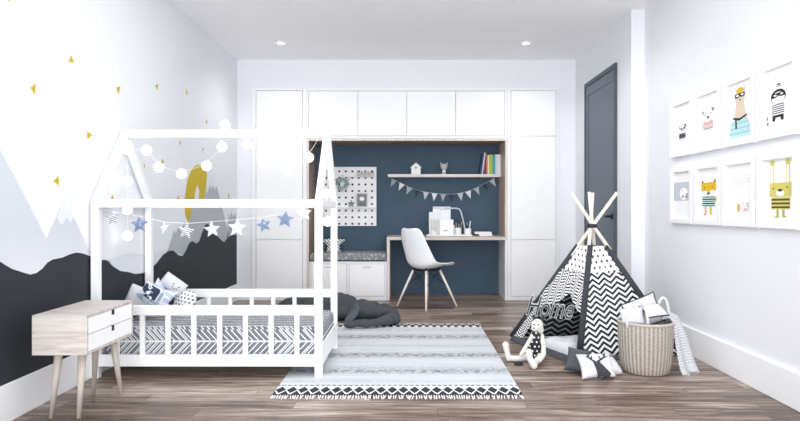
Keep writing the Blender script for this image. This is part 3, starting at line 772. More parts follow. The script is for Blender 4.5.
# star garland below the eave beam
t = thing('star_garland', 'garland of grey, white and blue fabric stars strung between the near bed posts', 'garland', (-1.26, 3.87, .95))
SY = 3.872
st = [(112.5,218,7.6,0,.1),(139.5,224.5,9.3,1,.05),(164.8,228,7.0,2,.2),(186,231,8.6,0,-.15),(212,229.5,8.6,3,.1),(237,227.8,9.4,4,-.05),(264,225,7.8,1,.25),(285.2,219.5,9.2,1,-.1),(304,213.5,8.2,4,.1)]
def stripe_star(nt):
    x = coords(nt, 'Object'); return mix(nt, ((x[2]*1.0+x[0]*.35)/.014).frac().lt(.42), '#e6e6e6', '#7c7f86')
def blue_star(nt):
    x = coords(nt, 'Object'); n = noi(nt, vec(nt, x[0], x[2], 0), 70, 2); return mix(nt, n.gt(.58), '#7688a8', '#a3b1c9')
sm_ = [mat('garland_stripe', fn=stripe_star, rough=.9), mat('garland_blue', fn=blue_star, rough=.9), mat('garland_pale_blue', '#d7deec', .9, var=.15, vscale=50), mat('garland_grey_white', '#dcdee1', .9, var=.12, vscale=60), mat('garland_white', '#eef4f5', .9)]
sl = ('black and white striped star', 'blue star', 'narrow pale blue star seen edge on', 'light grey star', 'white star')
tops = []
for x_, y_, r_, k, tw in st:
    c_ = W(x_, y_, SY); R = r_/F*SY; ax = Vector((1,0,0)) if k != 2 else Vector((.45,.89,0)).normalized()
    b = MB(); pts = star_pts((0,0,0), R, R*.46, ax=ax, rot=tw); nrm = ax.cross(Vector((0,0,1)))
    front = [b.bm.verts.new(c_+p_) for p_ in pts]; cf = b.bm.verts.new(c_+nrm*.014); cb = b.bm.verts.new(c_-nrm*.014)
    for i in range(10): b.face([front[i], front[(i+1) % 10], cf]); b.face([front[(i+1) % 10], front[i], cb])
    obj('star', b, sm_[k], t)['label'] = sl[k]; tops.append(c_+pts[0]*.9)
b = MB(); b.tube([W(98.5, 209, SY)]+tops+[W(315, 208.5, SY)], .0016, 6); obj('cord', b, M_wire, t)

# ------------------------------------------------------------------ nightstand
t = thing('nightstand', 'pale oak bedside cabinet with two white drawers and splayed legs', 'nightstand', (-1.74, 3.3, 0))
nx0, nx1, ny0, ny1, nz0, nz1 = -1.880, -1.605, 3.05, 3.56, .330, .530
b = MB(); th = .014
b.box(nx0, nx1, ny0, ny1, nz1-th, nz1); b.box(nx0, nx1, ny0, ny1, nz0, nz0+th); b.box(nx0, nx1, ny0, ny0+th, nz0+th, nz1-th); b.box(nx0, nx1, ny1-th, ny1, nz0+th, nz1-th); b.box(nx0, nx0+th, ny0+th, ny1-th, nz0+th, nz1-th)
obj('carcass', b, mat('washed_oak', fn=wood_fn('#aa9f9a', '#c6bdb8', '#d6cfca', 0, 2.2), rough=.5), t, bevel=.0015)
zm = (nz0+nz1)/2; yn = (ny0+ny1)/2+.02
M_draw = mat('drawer_white', '#f5f5f5', .4)
for z0, z1 in ((nz0+th+.002, zm-.002), (zm+.002, nz1-th-.002)):
    b = MB(); y0, y1 = ny0+th+.002, ny1-th-.002; xf = nx1-.002
    b.box(xf-.016, xf, y0, yn-.017, z0, z1); b.box(xf-.016, xf, yn+.017, y1, z0, z1); b.box(xf-.016, xf, yn-.017, yn+.017, z0, z1-.029)
    dr = obj('drawer', b, M_draw, t)
    b = MB(); b.box(xf-.012, xf-.0015, yn-.0165, yn+.0165, z1-.0285, z1-.0005); obj('slot_shade', b, M_ink, dr)['label'] = 'dark block standing in for shade in the finger notch'  # dark block fills the notch to stand in for its shade
M_nleg = mat('washed_oak_leg', fn=wood_fn('#a89d95', '#bfb5ac', '#cfc6be', 2, 1.2), rough=.5)
for tx, ty, fx, fy in ((-1.785,3.12,-1.812,3.10),(-1.665,3.12,-1.672,3.10),(-1.785,3.49,-1.817,3.526),(-1.69,3.49,-1.660,3.526)):
    b = MB(); b.tube([(fx, fy, 0), (tx, ty, nz0)], [.0105, .021], 18); obj('leg', b, M_nleg, t)

# ------------------------------------------------------------------ rug
RX0, RX1, RY0, RY1 = -.775, .645, 3.462, 5.59
def rug_fn(nt):
    x = coords(nt, 'Object'); u = x[0]; yy = x[1]; L = RY1-RY0
    v = yy.mn((yy*-1)+L)                             # distance from the nearer end
    p = .0647; a = ((u/p).frac()-.5).abs()*p; a2 = ((u/p+.5).frac()-.5).abs()*p
    dia = (a/.031+((v-.092).abs())/.064).lt(1)
    tr = (a2/.029+v/.078).lt(1)
    tick = ((v-.182).abs().lt(.011))*(((u/.033).frac()-.5).abs().lt(.28))
    base = v.lt(.010)
    pat = dia.mx(tr).mx(base); pat2 = tick
    n = noi(nt, vec(nt, u*26, yy*30, 0), 1, 4, .75, .6); n2 = noi(nt, vec(nt, u*5, yy*2, 0), 1, 2)
    band = None
    for c, w, s in ((.50,.085,1.0),(.545,.12,.55),(.94,.11,1.0),(1.24,.06,.35),(1.57,.13,1.0),(.27,.03,.3),(1.84,.05,.35)):
        k = (((yy-c).abs()/w).inv()).mx(0)*s; band = k if band is None else band.mx(k)
    st = noi(nt, vec(nt, u*1.5, yy*60, 0), 1, 2)
    zig = ((yy/.026+(u/.05).tri()*.9).frac()-.5).abs()*1.2
    dark = (((n-.44)*6+zig*.9)*band).mx(0).mn(1)
    g = mix(nt, st, '#a9acb1', '#e0e2e5')
    col = mix(nt, dark, g, '#6f7278')
    col = mix(nt, v.lt(.165), col, '#e6e7e9')
    col = mix(nt, pat2*.75, col, '#3b3d42')
    return mix(nt, pat, col, '#25272c')
M_rug = mat('woven_rug', fn=rug_fn, rough=.95, bump=(140, .25))
t = thing('area_rug', 'pale grey woven rug with black diamond borders and white fringes', 'rug', (0, RY0, 0))
b = MB(); b.box(RX0, RX1, RY0, RY1, .001, .010); obj('pile', b, M_rug, t, bevel=.002)
M_fr = mat('fringe_cotton', '#eceaea', .95)
for ye, sg in ((RY0, -1), (RY1, 1)):
    b = MB()
    for k in range(100):
        x0 = RX0+.006+(RX1-RX0-.012)*k/99; d_ = random.gauss(0, .006); l = .050+random.uniform(-.012, .010)
        b.tube([(x0, ye+sg*.0, .006), (x0+d_*.5, ye+sg*l*.5, .005), (x0+d_, ye+sg*l, .0032)], [.0035, .0042, .0030], 6)
    fr = obj('fringe', b, M_fr, t); fr['kind'] = 'stuff'

# ------------------------------------------------------------------ plush elephant
M_eleph = mat('grey_plush', '#43464b', .95, var=.15, vscale=25, bump=(90, .2))
t = thing('plush_elephant', 'large dark grey plush elephant slumped on the floor behind the bed', 'soft toy', (-.6, 5.8, 0))
b = MB()
Rb = Matrix.Rotation(R_(6), 3, 'Y')
b.ell((-.92, 5.98, .110), (.38, .20, .114), R=None); b.ell((-.72, 5.95, .122), (.25, .18, .118))
b.ell((-.66, 5.90, .075), (.33, .20, .072)); b.ell((-.45, 5.83, .105), (.160, .135, .100)); b.ell((-.38, 5.80, .10), (.12, .12, .09))
tr = [W(372, 312, 5.80), W(384, 315.5, 5.76), W(393, 319, 5.68), W(394.5, 322.5, 5.56), W(386, 325.5, 5.46), W(372, 327.3, 5.40), W(358, 328.5, 5.37), W(347, 329.5, 5.35)]
rd = [.078, .066, .062, .060, .050, .040, .034, .030]
for p_, r in zip(tr, rd): p_.z = max(p_.z, r+.014)
b.tube(tr, rd, 14); b.ell(tr[-1], (.034, .032, .03)); b.ell(tr[3], (.06,.06,.06))
b.tube([(-.30, 5.95, .06), (-.24, 6.02, .08)], [.055, .05], 12); b.ell((-.235, 6.02, .085), (.065, .055, .055))
eb = remesh(obj('body', b, M_eleph, t), .014, 5)
tx = bpy.data.textures.new('plush_folds', 'CLOUDS'); tx.noise_scale = .11
dm = eb.modifiers.new('folds', 'DISPLACE'); dm.texture = tx; dm.strength = .040; dm.mid_level = .55
b = MB(); q = [W(357.5, 302.5, 5.72), W(352, 306, 5.66), W(345, 319, 5.62), W(343.5, 323.5, 5.62), W(352, 322, 5.60), W(357, 316, 5.62), W(360, 308, 5.66)]
c_ = sum(q, Vector())/len(q)+Vector((0,-.02,0))
b.prism(q, (0, .022, 0))
o = obj('ear', b, mat('grey_plush_ear', '#54585e', .95, var=.15, vscale=25), t, bevel=.009); o.modifiers['bevel'].segments = 3

# ------------------------------------------------------------------ play tent
Lp, Fp, Rp = Vector((.838, 5.03, 0)), Vector((1.193, 4.296, 0)), Vector((1.975, 4.42, 0))
Bp = Vector((1.625, 5.13, 0)); K = Vector((1.412, 4.72, .929))
t = thing('play_tent', 'black and white zigzag play tent with four wooden poles and open flaps', 'tent', (1.41, 4.72, 0))
ZT = .775; kt = ZT/K.z
top = {n_: P_.lerp(K, kt) for n_, P_ in zip('LFRB', (Lp, Fp, Rp, Bp))}; base = dict(L=Lp, F=Fp, R=Rp, B=Bp)
for n_, off in zip('LFRB', ((0,-.012),(-.012,.004),(.010,-.008),(.006,.012))):
    P_ = base[n_]; d_ = (K-P_).normalized(); o_ = Vector((off[0], off[1], 0))
    e_ = P_+(K-P_)*(1.185/K.z)+o_*1.5
    b = MB(); b.tube([P_+Vector((0,0,.0)), P_.lerp(K, .97)+o_*.8, e_], [.0145, .0140, .0125], 14); obj('pole', b, M_pole, t)
    b = MB(); b.tube([P_+(K-P_)*.012, P_+(K-P_)*(kt+.004)], [.024, .021], 14); obj('pole_sleeve', b, mat('sleeve_charcoal', '#37393e', .9, var=.1, vscale=40), t)
b = MB(); b.lathe([(.030,-.016),(.036,-.012),(.037,.010),(.031,.016)], K+Vector((0,0,.002)), 20); b.tube([K+Vector((.03,-.02,.0)), K+Vector((.045,-.035,-.03))], .004, 6); obj('tie_band', b, mat('black_cord', '#2a2b2e', .8), t)
def zig_fn(per, amp, lam, wob=0.0, dark='#17181b', light='#f1f1f1', duty=.5):
    def f(nt):
        x = coords(nt, 'UV'); n = noi(nt, vec(nt, x[0]*6, x[1]*6, 0), 1, 2)
        v = x[1]+(x[0]/lam).tri()*amp+(n-.5)*wob
        return mix(nt, (v/per).frac().lt(duty), light, dark)
    return f
def cross_fn(nt):
    x = coords(nt, 'UV'); s = .044
    row = (x[1]/s).floor(); u = (x[0]/s+row*.5).frac()-.5; v = (x[1]/s).frac()-.5
    rnd = (((x[0]/s+row*.5).floor()*3.7+row*9.1).sin()*4375.5).frac()
    a = u*.8+v*(rnd-.3); c = v*.8-u*(rnd-.3)
    return mix(nt, (a.abs().lt(.09)*c.abs().lt(.24)).mx(a.abs().lt(.20)*c.abs().lt(.08)), '#f3f3f3', '#26282c')
M_zig = mat('zigzag_canvas', fn=zig_fn(.042, .040, .098, .01), rough=.9)
M_zigf = mat('zigzag_curtain', fn=zig_fn(.0235, .03, .075, .035), rough=.9)
M_zigi = mat('zigzag_canvas_shaded', fn=zig_fn(.050, .040, .118, .008, '#202126', '#b4b6ba', .68), rough=.9)  # darker copy of the canvas: the shade inside the tent is in the colour
M_cross = mat('cross_print_canvas', fn=cross_fn, rough=.9)
def panel(name, a, c, z0, z1, m, sag=.02, nu=14, nv=16):
    A0, A1, C0, C1 = base[a], top[a], base[c], top[c]
    m0 = (A0+C0)/2; cen = (A0+C0)*.5; ux = (C0-A0).normalized(); vx = ((A1+C1)/2-m0).normalized()
    nrm = ux.cross(vx); nrm = nrm if nrm.dot(Vector((1.41, 4.72, .3))-cen) > 0 else -nrm
    def fn(u, v):
        z = z0+(z1-z0)*v; k = z/ZT
        p_ = A0.lerp(A1, k).lerp(C0.lerp(C1, k), u); return p_+nrm*(sag*math.sin(PI*u)*math.sin(PI*min(1, max(0, k))))
    def uvf(u, v):
        z = z0+(z1-z0)*v; k = z/ZT; p_ = A0.lerp(A1, k).lerp(C0.lerp(C1, k), u)-m0; return (p_.dot(ux)+2, p_.dot(vx))
    b = MB(); b.grid(fn, nu, nv, uvf=uvf)
    o = obj(name, b, m, t); s_ = o.modifiers.new('solid', 'SOLIDIFY'); s_.thickness = .003; s_.offset = 0
    return o
ZBAND = .585
panel('side_panel', 'F', 'R', .008, ZBAND, M_zig)['label'] = 'bold zigzag canvas side'
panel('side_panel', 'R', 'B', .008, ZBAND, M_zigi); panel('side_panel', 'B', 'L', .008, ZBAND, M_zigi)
for a, c in (('F','R'), ('R','B'), ('B','L'), ('L','F')): panel('top_panel', a, c, ZBAND, ZT, M_cross, sag=.02)['label'] = 'white canvas band with small black crosses'
# front opening: two gathered curtains in the plane of the L-F side
nF = (Fp-Lp).cross(top['L']-Lp).normalized(); nF = nF if nF.y < 0 else -nF
uF = (Fp-Lp).normalized(); vF = nF.cross(uF); vF = vF if vF.z > 0 else -vF
def curtain(name, pxs, lab, drop):
    pts = [ray_plane(x_, y_, Lp, nF) for x_, y_ in pxs]
    b = MB(); n_ = len(pts)//2; up, dn = pts[:n_], pts[n_:][::-1]
    def pl(P_, s):
        k = s*(len(P_)-1); i = min(int(k), len(P_)-2); return P_[i].lerp(P_[i+1], k-i)
    def fn(u, v):
        p_ = pl(up, u).lerp(pl(dn, u), v)
        return p_+nF*(.006+.014*math.sin(v*PI)*(.6+.4*math.sin(u*9+v*14)))
    def uvf(u, v): p_ = pl(up, u).lerp(pl(dn, u), v)-Lp; return (p_.dot(uF)+2, p_.dot(vF)+p_.dot(uF)*drop)
    b.grid(fn, 24, 20, uvf=uvf); o = obj(name, b, M_zigf, t); o['label'] = lab
    s_ = o.modifiers.new('solid', 'SOLIDIFY'); s_.thickness = .003; s_.offset = 0
curtain('front_flap', [(561.5,268.5),(567,269.5),(574,271),(580,272),(533.5,309),(548,306.5),(560,301),(570.5,293)][:4]+[(570.8,293),(560,301.5),(548,306.5),(533.5,309.5)], 'left curtain drawn back to the pole', .5)
curtain('front_flap', [(571,270.5),(577,271),(582,271.5),(587.5,272.5),(583.5,315),(578,311.5),(573.5,303),(570.5,293)], 'right curtain drawn back to the front pole', -.6)
# lower left remnant of canvas along the left pole
b = MB(); q = [ray_plane(x_, y_, Lp, nF) for x_, y_ in ((533.5,308.5),(537.5,308),(531,326),(521,341),(512.5,337.5))]
b.poly([p_+nF*.004 for p_ in q], 0, [((p_-Lp).dot(uF)+2, (p_-Lp).dot(vF)) for p_ in q]); o = obj('front_flap', b, M_zigf, t, recalc=False); o['label'] = 'narrow canvas strip by the left pole'
s_ = o.modifiers.new('solid', 'SOLIDIFY'); s_.thickness = .003

# padded mat and cushion inside the tent
t = thing('floor_mat', 'dark grey padded mat lying under the play tent opening', 'mat', (1.3, 4.75, 0))
def fl(px, py): Y = F*H/(py-CY); return Vector(((px-CX)*Y/F, Y, 0))
c0, c1 = fl(508.5, 341), fl(582, 368.5)
dv = (c1-c0).normalized(); pv = Vector((-dv.y, dv.x, 0)); pv = pv if pv.y > 0 else -pv
QA, QB, QC, QD = fl(509.5, 340.5), fl(577.5, 367.5), Fp.lerp(Rp, .70)+Vector((0, .05, 0)), Lp.lerp(Bp, .75)+Vector((.02, -.05, 0))
def qpos(u, v): return QA.lerp(QB, u).lerp(QD.lerp(QC, u), v)
M_matg = mat('charcoal_mat', '#4a4d53', .95, var=.2, vscale=30)
b = MB(); b.smooth = True
def matf(u, v):
    p_ = qpos(u, v); e = min(u, 1-u)*.85; e2 = v*.8; e3 = (1-v)*.8
    h_ = .016+.026*math.exp(-((e2-.035)/.03)**2); h_ *= min(1, min(e, e2, e3)/.022)**.5
    return p_+Vector((0, 0, .002+h_*(1+.15*noise.noise(p_*16))))
b.grid(matf, 44, 44); b.poly([matf(0,0), matf(1,0), matf(1,1), matf(0,1)])
obj('pad', b, M_matg, t)
t = thing('seat_pad', 'thick light grey quilted cushion lying on the mat inside the play tent', 'cushion', qpos(.55, .4)+Vector((0, 0, .022)))
b = MB(); b.smooth = True
def spf(u, v):
    p_ = qpos(.34+.40*u, .13+.52*v); e = min(u, 1-u)*.36; e2 = min(v, 1-v)*.42
    tuft = .5+.5*math.cos((u*2)*2*PI)*math.cos((v*2)*2*PI)
    h_ = .075*min(1, min(e, e2)/.05)**.5*(.74+.26*tuft)
    return p_+Vector((0, 0, .022+h_))
b.grid(spf, 40, 30); b.poly([spf(0,0), spf(1,0), spf(1,1), spf(0,1)])
obj('cover', b, mat('light_grey_quilt', '#d6d8dc', .9, var=.05, vscale=12), t)

# lettering cushion inside the tent
t = thing('word_ornament', 'black plush word with a pale outline hanging in the tent opening above the doll', 'ornament', W(546, 326, 4.70))
Mx = Matrix.Translation(W(546.5, 322.5, 4.70)) @ Matrix.Rotation(R_(-16), 4, 'Z') @ Matrix.Rotation(R_(84), 4, 'X') @ Matrix.Rotation(R_(-3), 4, 'Z') @ Matrix(((1,.22,0,0),(0,1,0,0),(0,0,1,0),(0,0,0,1))) @ Matrix.Diagonal((.62, 1.0, 1, 1))
text_mesh('outline', 'Home', .225, mat('pale_outline', '#c3c5c9', .9), Mx, t, .006, .005)
text_mesh('letters', 'Home', .225, mat('black_plush', '#191a1d', .9), Matrix.Translation((-.003,-.008,.0)) @ Mx, t, .008, -.004)
b = MB(); b.tube([W(543, 322, 4.695), W(548, 325.5, 4.69), W(554, 322.5, 4.69), W(559, 324.5, 4.69)], [.004,.006,.006,.004], 8); obj('swash', b, mat('black_plush', '#191a1d', .9), t)
b = MB(); b.tube([W(536.5, 303, 4.71), W(540, 296.5, 4.80)], .002, 6); obj('cord', b, M_ink, t)
b = MB(); b.tube([W(556, 309, 4.68), W(555, 302, 4.69)], .002, 6); obj('cord', b, M_ink, t)

# rag doll
t = thing('rag_doll', 'white plush doll in black dotted clothes sitting before the play tent', 'soft toy', W(527, 363, 4.21)); 
M_doll = mat('cream_plush', '#d8d5cf', .95, bump=(80, .15))
M_dress = mat('black_dotted_cloth', fn=dots_fn('#25272b', '#eeeeee', .030, .20), rough=.95)
DYY = 4.24
hd = W(537.2, 325.5, DYY+.06)
b = MB(); b.ell(hd, (.044, .042, .048)); b.ell(hd+Vector((-.024, -.030, -.014)), (.026, .024, .022)); b.ell(hd+Vector((.018,0,-.03)), (.03,.03,.03)); remesh(obj('head', b, M_doll, t), .006, 4)
b = MB()
for dx_ in (-.030, -.002): b.ell(hd+Vector((dx_, -.043+abs(dx_)*.1, .014)), (.005, .004, .006), 10, 8)
b.ell(hd+Vector((-.032, -.053, -.008)), (.006, .005, .005), 10, 8); obj('face', b, M_ink, t)
for s_ in (-1, 1):
    b = MB(); b.ell(hd+Vector((.010+s_*.028, .006, .050)), (.015, .009, .030), R=Matrix.Rotation(R_(22*s_), 3, 'Y')); remesh(obj('ear', b, mat('doll_ear', '#3a3c42', .95), t), .005, 2)
bt = W(535.5, 343, DYY+.05); bt.z = max(bt.z, .10)
b = MB(); hip = Vector((bt.x-.01, bt.y+.0, .045))
b.tube([hip, Vector((bt.x-.005, bt.y, .10)), Vector((hd.x-.008, hd.y, hd.z-.055)), Vector((hd.x, hd.y, hd.z-.035))], [.055, .052, .036, .02], 16); b.ell(hip, (.062, .055, .045)); remesh(obj('dress', b, M_dress, t), .007, 4)
def limb(name, pts, rad, m):
    b = MB(); b.tube(pts, rad, 12); b.ell(pts[0], (rad[0],)*3, 12, 8); b.ell(pts[-1], (rad[-1],)*3, 12, 8); remesh(obj(name, b, m, t), .0055, 3)
sh = Vector((hd.x, hd.y, hd.z-.062))
w1 = W(521.5, 354.5, 4.18)
limb('arm', [sh+Vector((-.035, -.01, -.005)), W(527, 345, 4.20), w1], [.015, .014, .016], M_doll)
limb('arm', [sh+Vector((.032, -.005, -.005)), W(543.6, 347, 4.22), W(543.6, 354, 4.17), W(539.5, 360.5, 4.12)], [.016, .017, .018, .017], M_doll)
k1 = W(511, 358, 4.25); k1.z = .024; f1 = W(505.6, 345, 4.25)
limb('leg', [hip+Vector((-.03, -.02, -.015)), Vector((k1.x+.05, k1.y-.01, .024)), k1], [.024, .020, .020], M_doll)
limb('foot', [Vector((k1.x-.015, k1.y, .022)), W(507.2, 352, 4.25), f1], [.021, .019, .024], M_doll)
k2 = W(533, 362, 4.10); k2.z = .026
limb('leg', [hip+Vector((.03, -.03, -.01)), Vector((hip.x+.035, 4.20, .05)), Vector((k2.x+.03, 4.12, .040)), Vector((k2.x, 4.06, .030))], [.026, .024, .022, .02], M_doll)
limb('foot', [Vector((k2.x-.005, 4.04, .026)), W(529.5, 358, 4.05), W(529, 352.5, 4.06)], [.024, .022, .026], M_doll)
t2 = thing('toy_ring', 'small dark toy ring on the floor beside the doll foot', 'toy', fl(518.5, 364.5))
b = MB(); c_ = fl(518.5, 364.5)+Vector((0,0,.0065)); b.tube([c_+Vector((.026*math.cos(a*PI/12), .026*math.sin(a*PI/12), 0)) for a in range(24)], .006, 8, closed=True); obj('ring', b, M_ink, t2)

# floor cushions
def small_cushion(label, base, w, h, th, m, rot, deer=False, name='floor_cushion'):
    t = thing(name, label, 'cushion', base, rot)
    obj('cover', pillow_b(w, h, th, pinch=.10), m, t, local=True)
    if deer:
        b = MB(); f_ = lambda x_, z_: Vector((x_*w, -th/2*max(0, (1-(2*x_)**2)*(1-(2*z_-1)**2))**.42-.002, z_*h))
        def strip(pts, ws):
            for i in range(len(pts)-1):
                (x0, z0), (x1, z1) = pts[i], pts[i+1]; L_ = math.hypot(x1-x0, z1-z0); nx_, nz_ = -(z1-z0)/L_, (x1-x0)/L_
                for k in range(4):
                    a_, c_ = k/4, (k+1)/4
                    def P_(f, s): w_ = ws[i]+(ws[i+1]-ws[i])*f; return f_(x0+(x1-x0)*f+nx_*w_*s, z0+(z1-z0)*f+nz_*w_*s)
                    for s0 in (-1, -.5, 0, .5): b.poly([P_(a_, s0), P_(c_, s0), P_(c_, s0+.5), P_(a_, s0+.5)])
        strip([(.12,.05),(.05,.24),(-.01,.42),(-.05,.54)], [.20,.15,.11,.07])
        strip([(-.04,.52),(-.10,.40)], [.07,.04]); strip([(.12,.12),(.30,.05)], [.16,.05])
        strip([(-.06,.54),(-.16,.64),(-.22,.76),(-.22,.93)], [.034,.032,.028,.016]); strip([(-.16,.64),(-.12,.80)], [.028,.014]); strip([(-.20,.72),(-.30,.82)], [.026,.014]); strip([(-.21,.80),(-.14,.93)], [.022,.012])
        strip([(-.02,.55),(.10,.62),(.22,.72),(.30,.92)], [.034,.032,.028,.016]); strip([(.10,.62),(.08,.80)], [.028,.014]); strip([(.20,.70),(.33,.76)], [.026,.014]); strip([(.24,.77),(.19,.93)], [.022,.012])
        strip([(-.08,.50),(-.15,.54)], [.03,.012]); strip([(.02,.52),(.09,.53)], [.03,.012])
        obj('deer_motif', b, mat('deer_print', '#3a3c41', .9), t, local=True, recalc=False)['label'] = 'dark deer head print'
    return t
cb = fl(577, 379)
small_cushion('charcoal grey cushion leaning against the front tent pole', (W(575.5,377,3.93).x, 3.93, .010), .150, .165, .09, M_dgrey, (R_(-34), R_(6), R_(-24)))
small_cushion('white cushion with a dark deer head print on the floor', (W(599,382,3.80).x, 3.79, .012), .225, .165, .085, M_fab_white, (R_(-36), R_(-2), R_(6)), deer=True)
small_cushion('plain white cushion behind the deer cushion beside the basket', (W(615,380,3.86).x, 3.865, .012), .14, .135, .08, M_fab_white, (R_(-50), 0, R_(24)))

# ------------------------------------------------------------------ wicker basket with cushions and throw
bc = Vector((1.545, 4.00, 0))
def wick(nt):
    x = coords(nt, 'UV'); n = noi(nt, vec(nt, x[0]*90, x[1]*60, 0), 1, 3, .6)
    s = (x[0]*40).tri(); w = ((x[1]/.014+(x[0]*40).floor()*.5).tri())
    t_ = s*.42+w*.22+n*.45
    return ramp(nt, t_, [(.22, '#7d746a'), (.45, '#a69d93'), (.65, '#bfb7ae'), (.9, '#dad4cd')])
def wickh(nt):
    x = coords(nt, 'UV'); s = (x[0]*40).tri(); w = ((x[1]/.014+(x[0]*40).floor()*.5).tri()); return s*.7+w*.4
M_wick = mat('pale_wicker', fn=wick, rough=.85, bump=(1, .8, wickh))
t = thing('wicker_basket', 'tall pale wicker basket with round handles beside the play tent', 'basket', bc)
b = MB(); b.lathe([(.135,.002),(.148,.012),(.158,.06),(.168,.16),(.172,.25),(.172,.322),(.164,.325),(.162,.25),(.150,.07),(.13,.02)], bc, 64); obj('woven_body', b, M_wick, t)
b = MB(); b.tube([bc+Vector(((.168*math.cos(a*PI/24)), .168*math.sin(a*PI/24), .325)) for a in range(48)], .010, 8, closed=True); obj('rim', b, mat('wicker_rim', '#bdb5ac', .85, var=.2, vscale=60), t)
M_hand = mat('white_rope_handle', '#dedede', .7)
for cpx, w_, yy, h_ in ((637.5, .066, 3.878, .165), (663, .040, 4.10, .155)):
    cx_ = (cpx-CX)*yy/F
    b = MB(); b.tube([(cx_-w_*math.cos(a*PI/16), yy, .31+h_*math.sin(a*PI/16)**.8) for a in range(17)], .009, 10); obj('handle', b, M_hand, t)
M_pip = mat('black_piping', '#26282c', .8)
pillow('basket_cushion', 'white square cushion with black piping standing in the wicker basket', W(648.5, 327, 4.03), .245, .20, .06, M_fab_white, (R_(-8), R_(-19), R_(10)), cat='cushion', piping=M_pip)
pillow('basket_cushion', 'small white cushion with dark edge lying flat at the right of the wicker basket', W(659, 316.5, 3.90), .135, .13, .055, M_fab_white, (R_(-66), R_(-6), R_(6)), cat='cushion', piping=M_pip)
pillow('basket_cushion', 'white cushion corner showing at the left side of the wicker basket', W(634, 326, 3.95), .15, .12, .055, M_fab_white, (R_(-20), R_(-8), R_(-12)), cat='cushion')
def knit(nt):
    x = coords(nt, 'UV'); a = ((x[0]/.013)+(x[1]/.020).tri()*.8).frac(); c = (x[1]/.010).frac()
    m = (a.lt(.36))*(c.lt(.62))
    return mix(nt, m, '#d9dbde', '#85888e')
M_knit = mat('grey_white_knit', fn=knit, rough=.95)
t = thing('throw_blanket', 'light grey knitted throw draped from the basket down to the floor', 'blanket', (1.80, 4.05, 0))
b = MB(); b.smooth = True
lf = [W(662, 322, 3.97)+Vector((0,0,.02)), W(669, 317.5, 3.965), W(673, 322, 3.955), W(675.5, 345, 3.93), W(679.5, 368, 3.905), W(682.5, 375, 3.885)]
rt = [W(664, 314.5, 4.12), W(671, 312.5, 4.14), W(677, 316, 4.14), W(687, 338, 4.10), W(694, 361, 4.05), W(698, 370.5, 4.01)]
def thr(u, v):
    k = v*(len(lf)-1); i = min(int(k), len(lf)-2); a_ = lf[i].lerp(lf[i+1], k-i); c_ = rt[i].lerp(rt[i+1], k-i); p_ = a_.lerp(c_, u)
    f_ = .012*math.sin(u*PI*3)*min(1, v*2)
    return p_+Vector((f_*.6, -f_, 0))
b.grid(thr, 24, 40, uvf=lambda u, v: (u*.2, v*.42)); o = obj('knit', b, M_knit, t); s_ = o.modifiers.new('solid', 'SOLIDIFY'); s_.thickness = .008; s_.offset = 0
b = MB()
for k in range(13):
    p_ = thr(k/12, 1); b.tube([p_, p_+Vector((.002, -.022, -.004))], [.003, .002], 6)
fr = obj('fringe', b, M_fab_white, t); fr['kind'] = 'stuff'

# ------------------------------------------------------------------ framed prints on the right wall
M_fr_w = mat('frame_white', '#f7f7f8', .35)
cols = {k: mat('print_'+k, c, .8) for k, c in dict(black='#23252a', grey='#8f949a', lgrey='#d5d8db', pgrey='#c4c9d0', yellow='#e3b515', olive='#d3c968', olived='#b9ae4a', beige='#dccbb6', teal='#2c9d93', aqua='#bfe0e3', aqua2='#9fd0d6', pink='#e3b3ab', red='#c9533f', white='#fbfbfb', navy='#2d4350', dolive='#4a4520', paleline='#dcdad2').items()}
ckeys = list(cols)
def frame(k, row, label, draw):
    y0 = 4.767-.397*k; w = .372; y1 = y0-w; z0, z1 = ((.952, 1.375), (1.455, 1.882))[row]
    t = thing('framed_print', label, 'picture', (XR2, (y0+y1)/2, z0), group='framed animal prints on the right wall')
    bw, dp = .038, .028; xb, xf = XR2-.001, XR2-dp
    b = MB(); b.box(xf, xb, y1, y1+bw, z0, z1); b.box(xf, xb, y0-bw, y0, z0, z1); b.box(xf, xb, y1+bw, y0-bw, z0, z0+bw); b.box(xf, xb, y1+bw, y0-bw, z1-bw, z1)
    obj('frame', b, M_fr_w, t, bevel=.002)
    b = MB(); xp = XR2-.010; iw, ih = w-2*bw, z1-z0-2*bw
    b.box(xp, xb, y1+bw, y0-bw, z0+bw, z1-bw)
    cnt = [0]
    def P(u, v, L): return (xp-.0004*L, y0-bw-u*iw, z0+bw+v*ih)
    def poly(pts, c):
        cnt[0] += 1; q_ = [Vector(P(u, v, cnt[0]*.35+.5)) for u, v in pts]
        for tri_ in tessellate_polygon([q_]): b.poly([q_[i] for i in tri_], 1+ckeys.index(c))
    def ell(cu, cv, ru, rv, c, n=18): poly([(cu+ru*math.cos(2*PI*i/n), cv+rv*math.sin(2*PI*i/n)) for i in range(n)], c)
    def rect(u0, u1, v0, v1, c): poly([(u0, v0), (u1, v0), (u1, v1), (u0, v1)], c)
    draw(poly, ell, rect)
    bmesh.ops.triangulate(b.bm, faces=[f for f in b.bm.faces if len(f.verts) > 4])
    obj('print', b, [M_paper]+[cols[k] for k in ckeys], t, recalc=False)
    return t
def d_bear(poly, ell, rect):
    ell(.38,.50,.055,.035,'black'); ell(.66,.53,.055,.035,'black'); ell(.52,.47,.17,.085,'white'); ell(.45,.475,.045,.028,'black'); ell(.62,.485,.045,.028,'black'); ell(.53,.45,.03,.018,'black')
    rect(.34,.70,.27,.38,'grey'); rect(.36,.44,.27,.38,'black'); rect(.52,.58,.27,.38,'black'); rect(.34,.70,.31,.335,'black'); rect(.36,.66,.225,.245,'lgrey')
